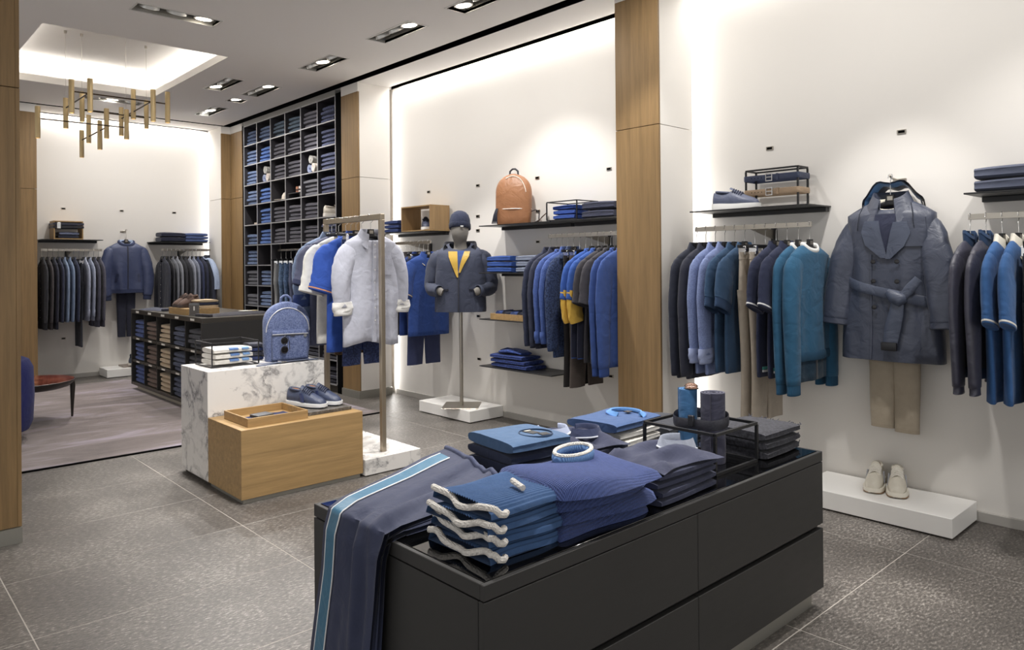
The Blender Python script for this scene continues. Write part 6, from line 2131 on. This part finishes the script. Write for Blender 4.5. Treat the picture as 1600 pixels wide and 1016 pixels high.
shirt_collar(T2, fab((170, 188, 220)), te, gap=.5, ysp=1.2, spread=1.3)
tt = thing('trousers', 'black trousers showing below the bomber jacket on the back wall', 'trousers', (BX, 10.17, 1.07), 0)
for s_ in (-1, 1):
    MB().loft([[(s_*.052+(.062-.016*i/6)*math.copysign(abs(math.cos(a))**.6, math.cos(a)), .03*math.sin(a), -.1*i) for a in [2*PI*k/18 for k in range(18)]] for i in range(7)], True, True).build('leg', fab((44, 46, 62), 'twill'), tt, ang=70)
MB().rbox(-.115, .115, -.03, .03, -.02, .025, .008, 2).build('waistband', fab((44, 46, 62), 'twill'), tt)
# shoes on the back podium
ss = thing('stone_slab', 'thin grey slab under the dark shoes on the back podium', 'slab', (2.86, 10.08, .1045))
MB().rbox(-.22, .2, -.11, .11, 0, .02, .002, 1).build('slab', plain('slab_grey', (140, 130, 120), .5), ss, smooth=False)
for k in range(2):
    sneaker('shoe', 'dark blue suede shoe on the slab of the back podium, %s' % ['far from the cabinet', 'beside the cabinet'][k], (2.77+.14*k, 10.07, .125), -.25, (52, 58, 72), (206, 200, 190), (40, 40, 46), (40, 44, 56), L=.28, kind='cotton', group='dark shoes on the back podium')

# ------------------------------------------------------------------ table and chair on the rug
tb = thing('side_table', 'round dark side table with a red-brown marbled glossy top on the rug', 'table', (1.24, 7.6, .0085))
m, nt, b, N, L = newmat('red_marble')
no = N('ShaderNodeTexNoise')
no.inputs['Scale'].default_value = 7
no.inputs['Detail'].default_value = 5
no.inputs['Distortion'].default_value = 1.4
cr = N('ShaderNodeValToRGB')
cr.color_ramp.elements[0].position, cr.color_ramp.elements[0].color = .42, (*lin((96, 44, 36)), 1)
cr.color_ramp.elements[1].position, cr.color_ramp.elements[1].color = .62, (*lin((150, 88, 68)), 1)
L(no.outputs['Fac'], cr.inputs['Fac'])
L(cr.outputs['Color'], b.inputs['Base Color'])
b.inputs['Roughness'].default_value = .12
MB().lathe([(0, .345), (.352, .345), (.358, .349), (.356, .355), (0, .355)], 48, caps=False).build('marble_top', m, tb)
DKW = plain('dark_bronze_wood', (44, 40, 36), .35)
MB().lathe([(0, .285), (.28, .285), (.325, .30), (.362, .335), (.366, .352), (.360, .354), (.359, .3445), (0, .3445)], 48, caps=False).build('apron', DKW, tb)
for a in (-.02, 2.1, 4.2):
    c, s_ = math.cos(a), math.sin(a)
    MB().tube([(.345*c, .345*s_, .35), (.35*c, .35*s_, .28), (.345*c, .345*s_, 0)], [.018, .022, .009], n=10, ref=(0, 1, 0)).build('leg', DKW, tb)
ac = thing('armchair', 'round-backed royal blue upholstered armchair beside the oak column', 'armchair', (.79, 6.96, .0085), 0)
bu = fab((34, 42, 110), 'cotton')
rings = []
for i in range(31):
    a = math.radians(-150+300*i/30)
    c, s_ = math.cos(a), math.sin(a)
    rings.append([((.31+dr_)*c, (.31+dr_)*s_, z) for dr_, z in ((0, .12), (.05, .08), (.075, .14), (.085, .35), (.078, .56), (.05, .62), (.02, .635), (-.01, .61), (-.03, .5), (-.03, .3), (-.02, .14))])
MB().loft(rings, True, True).build('back_shell', bu, ac, ang=80)
MB().lathe([(0, .12), (.26, .12), (.29, .16), (.29, .36), (.26, .40), (0, .41)], 32, caps=False).build('seat_cushion', bu, ac)
for k in range(4):
    a = PI/4+PI/2*k
    MB().cyl((.2*math.cos(a), .2*math.sin(a), 0), (.2*math.cos(a), .2*math.sin(a), .125), .012, .018, 10).build('leg', DKW, ac)

# hangers that hold look-alike garments: tell them apart by their order on the rail
seen = {}
for o in COL.objects:
    if o.name.startswith('hanger') and o.type == 'EMPTY':
        seen.setdefault(o['label'], []).append(o)
for lab, os_ in seen.items():
    if len(os_) > 1:
        for o, w in zip(os_, ('first', 'second', 'third', 'fourth')):
            o['label'] = lab.replace('holding the ', 'holding the %s ' % w)
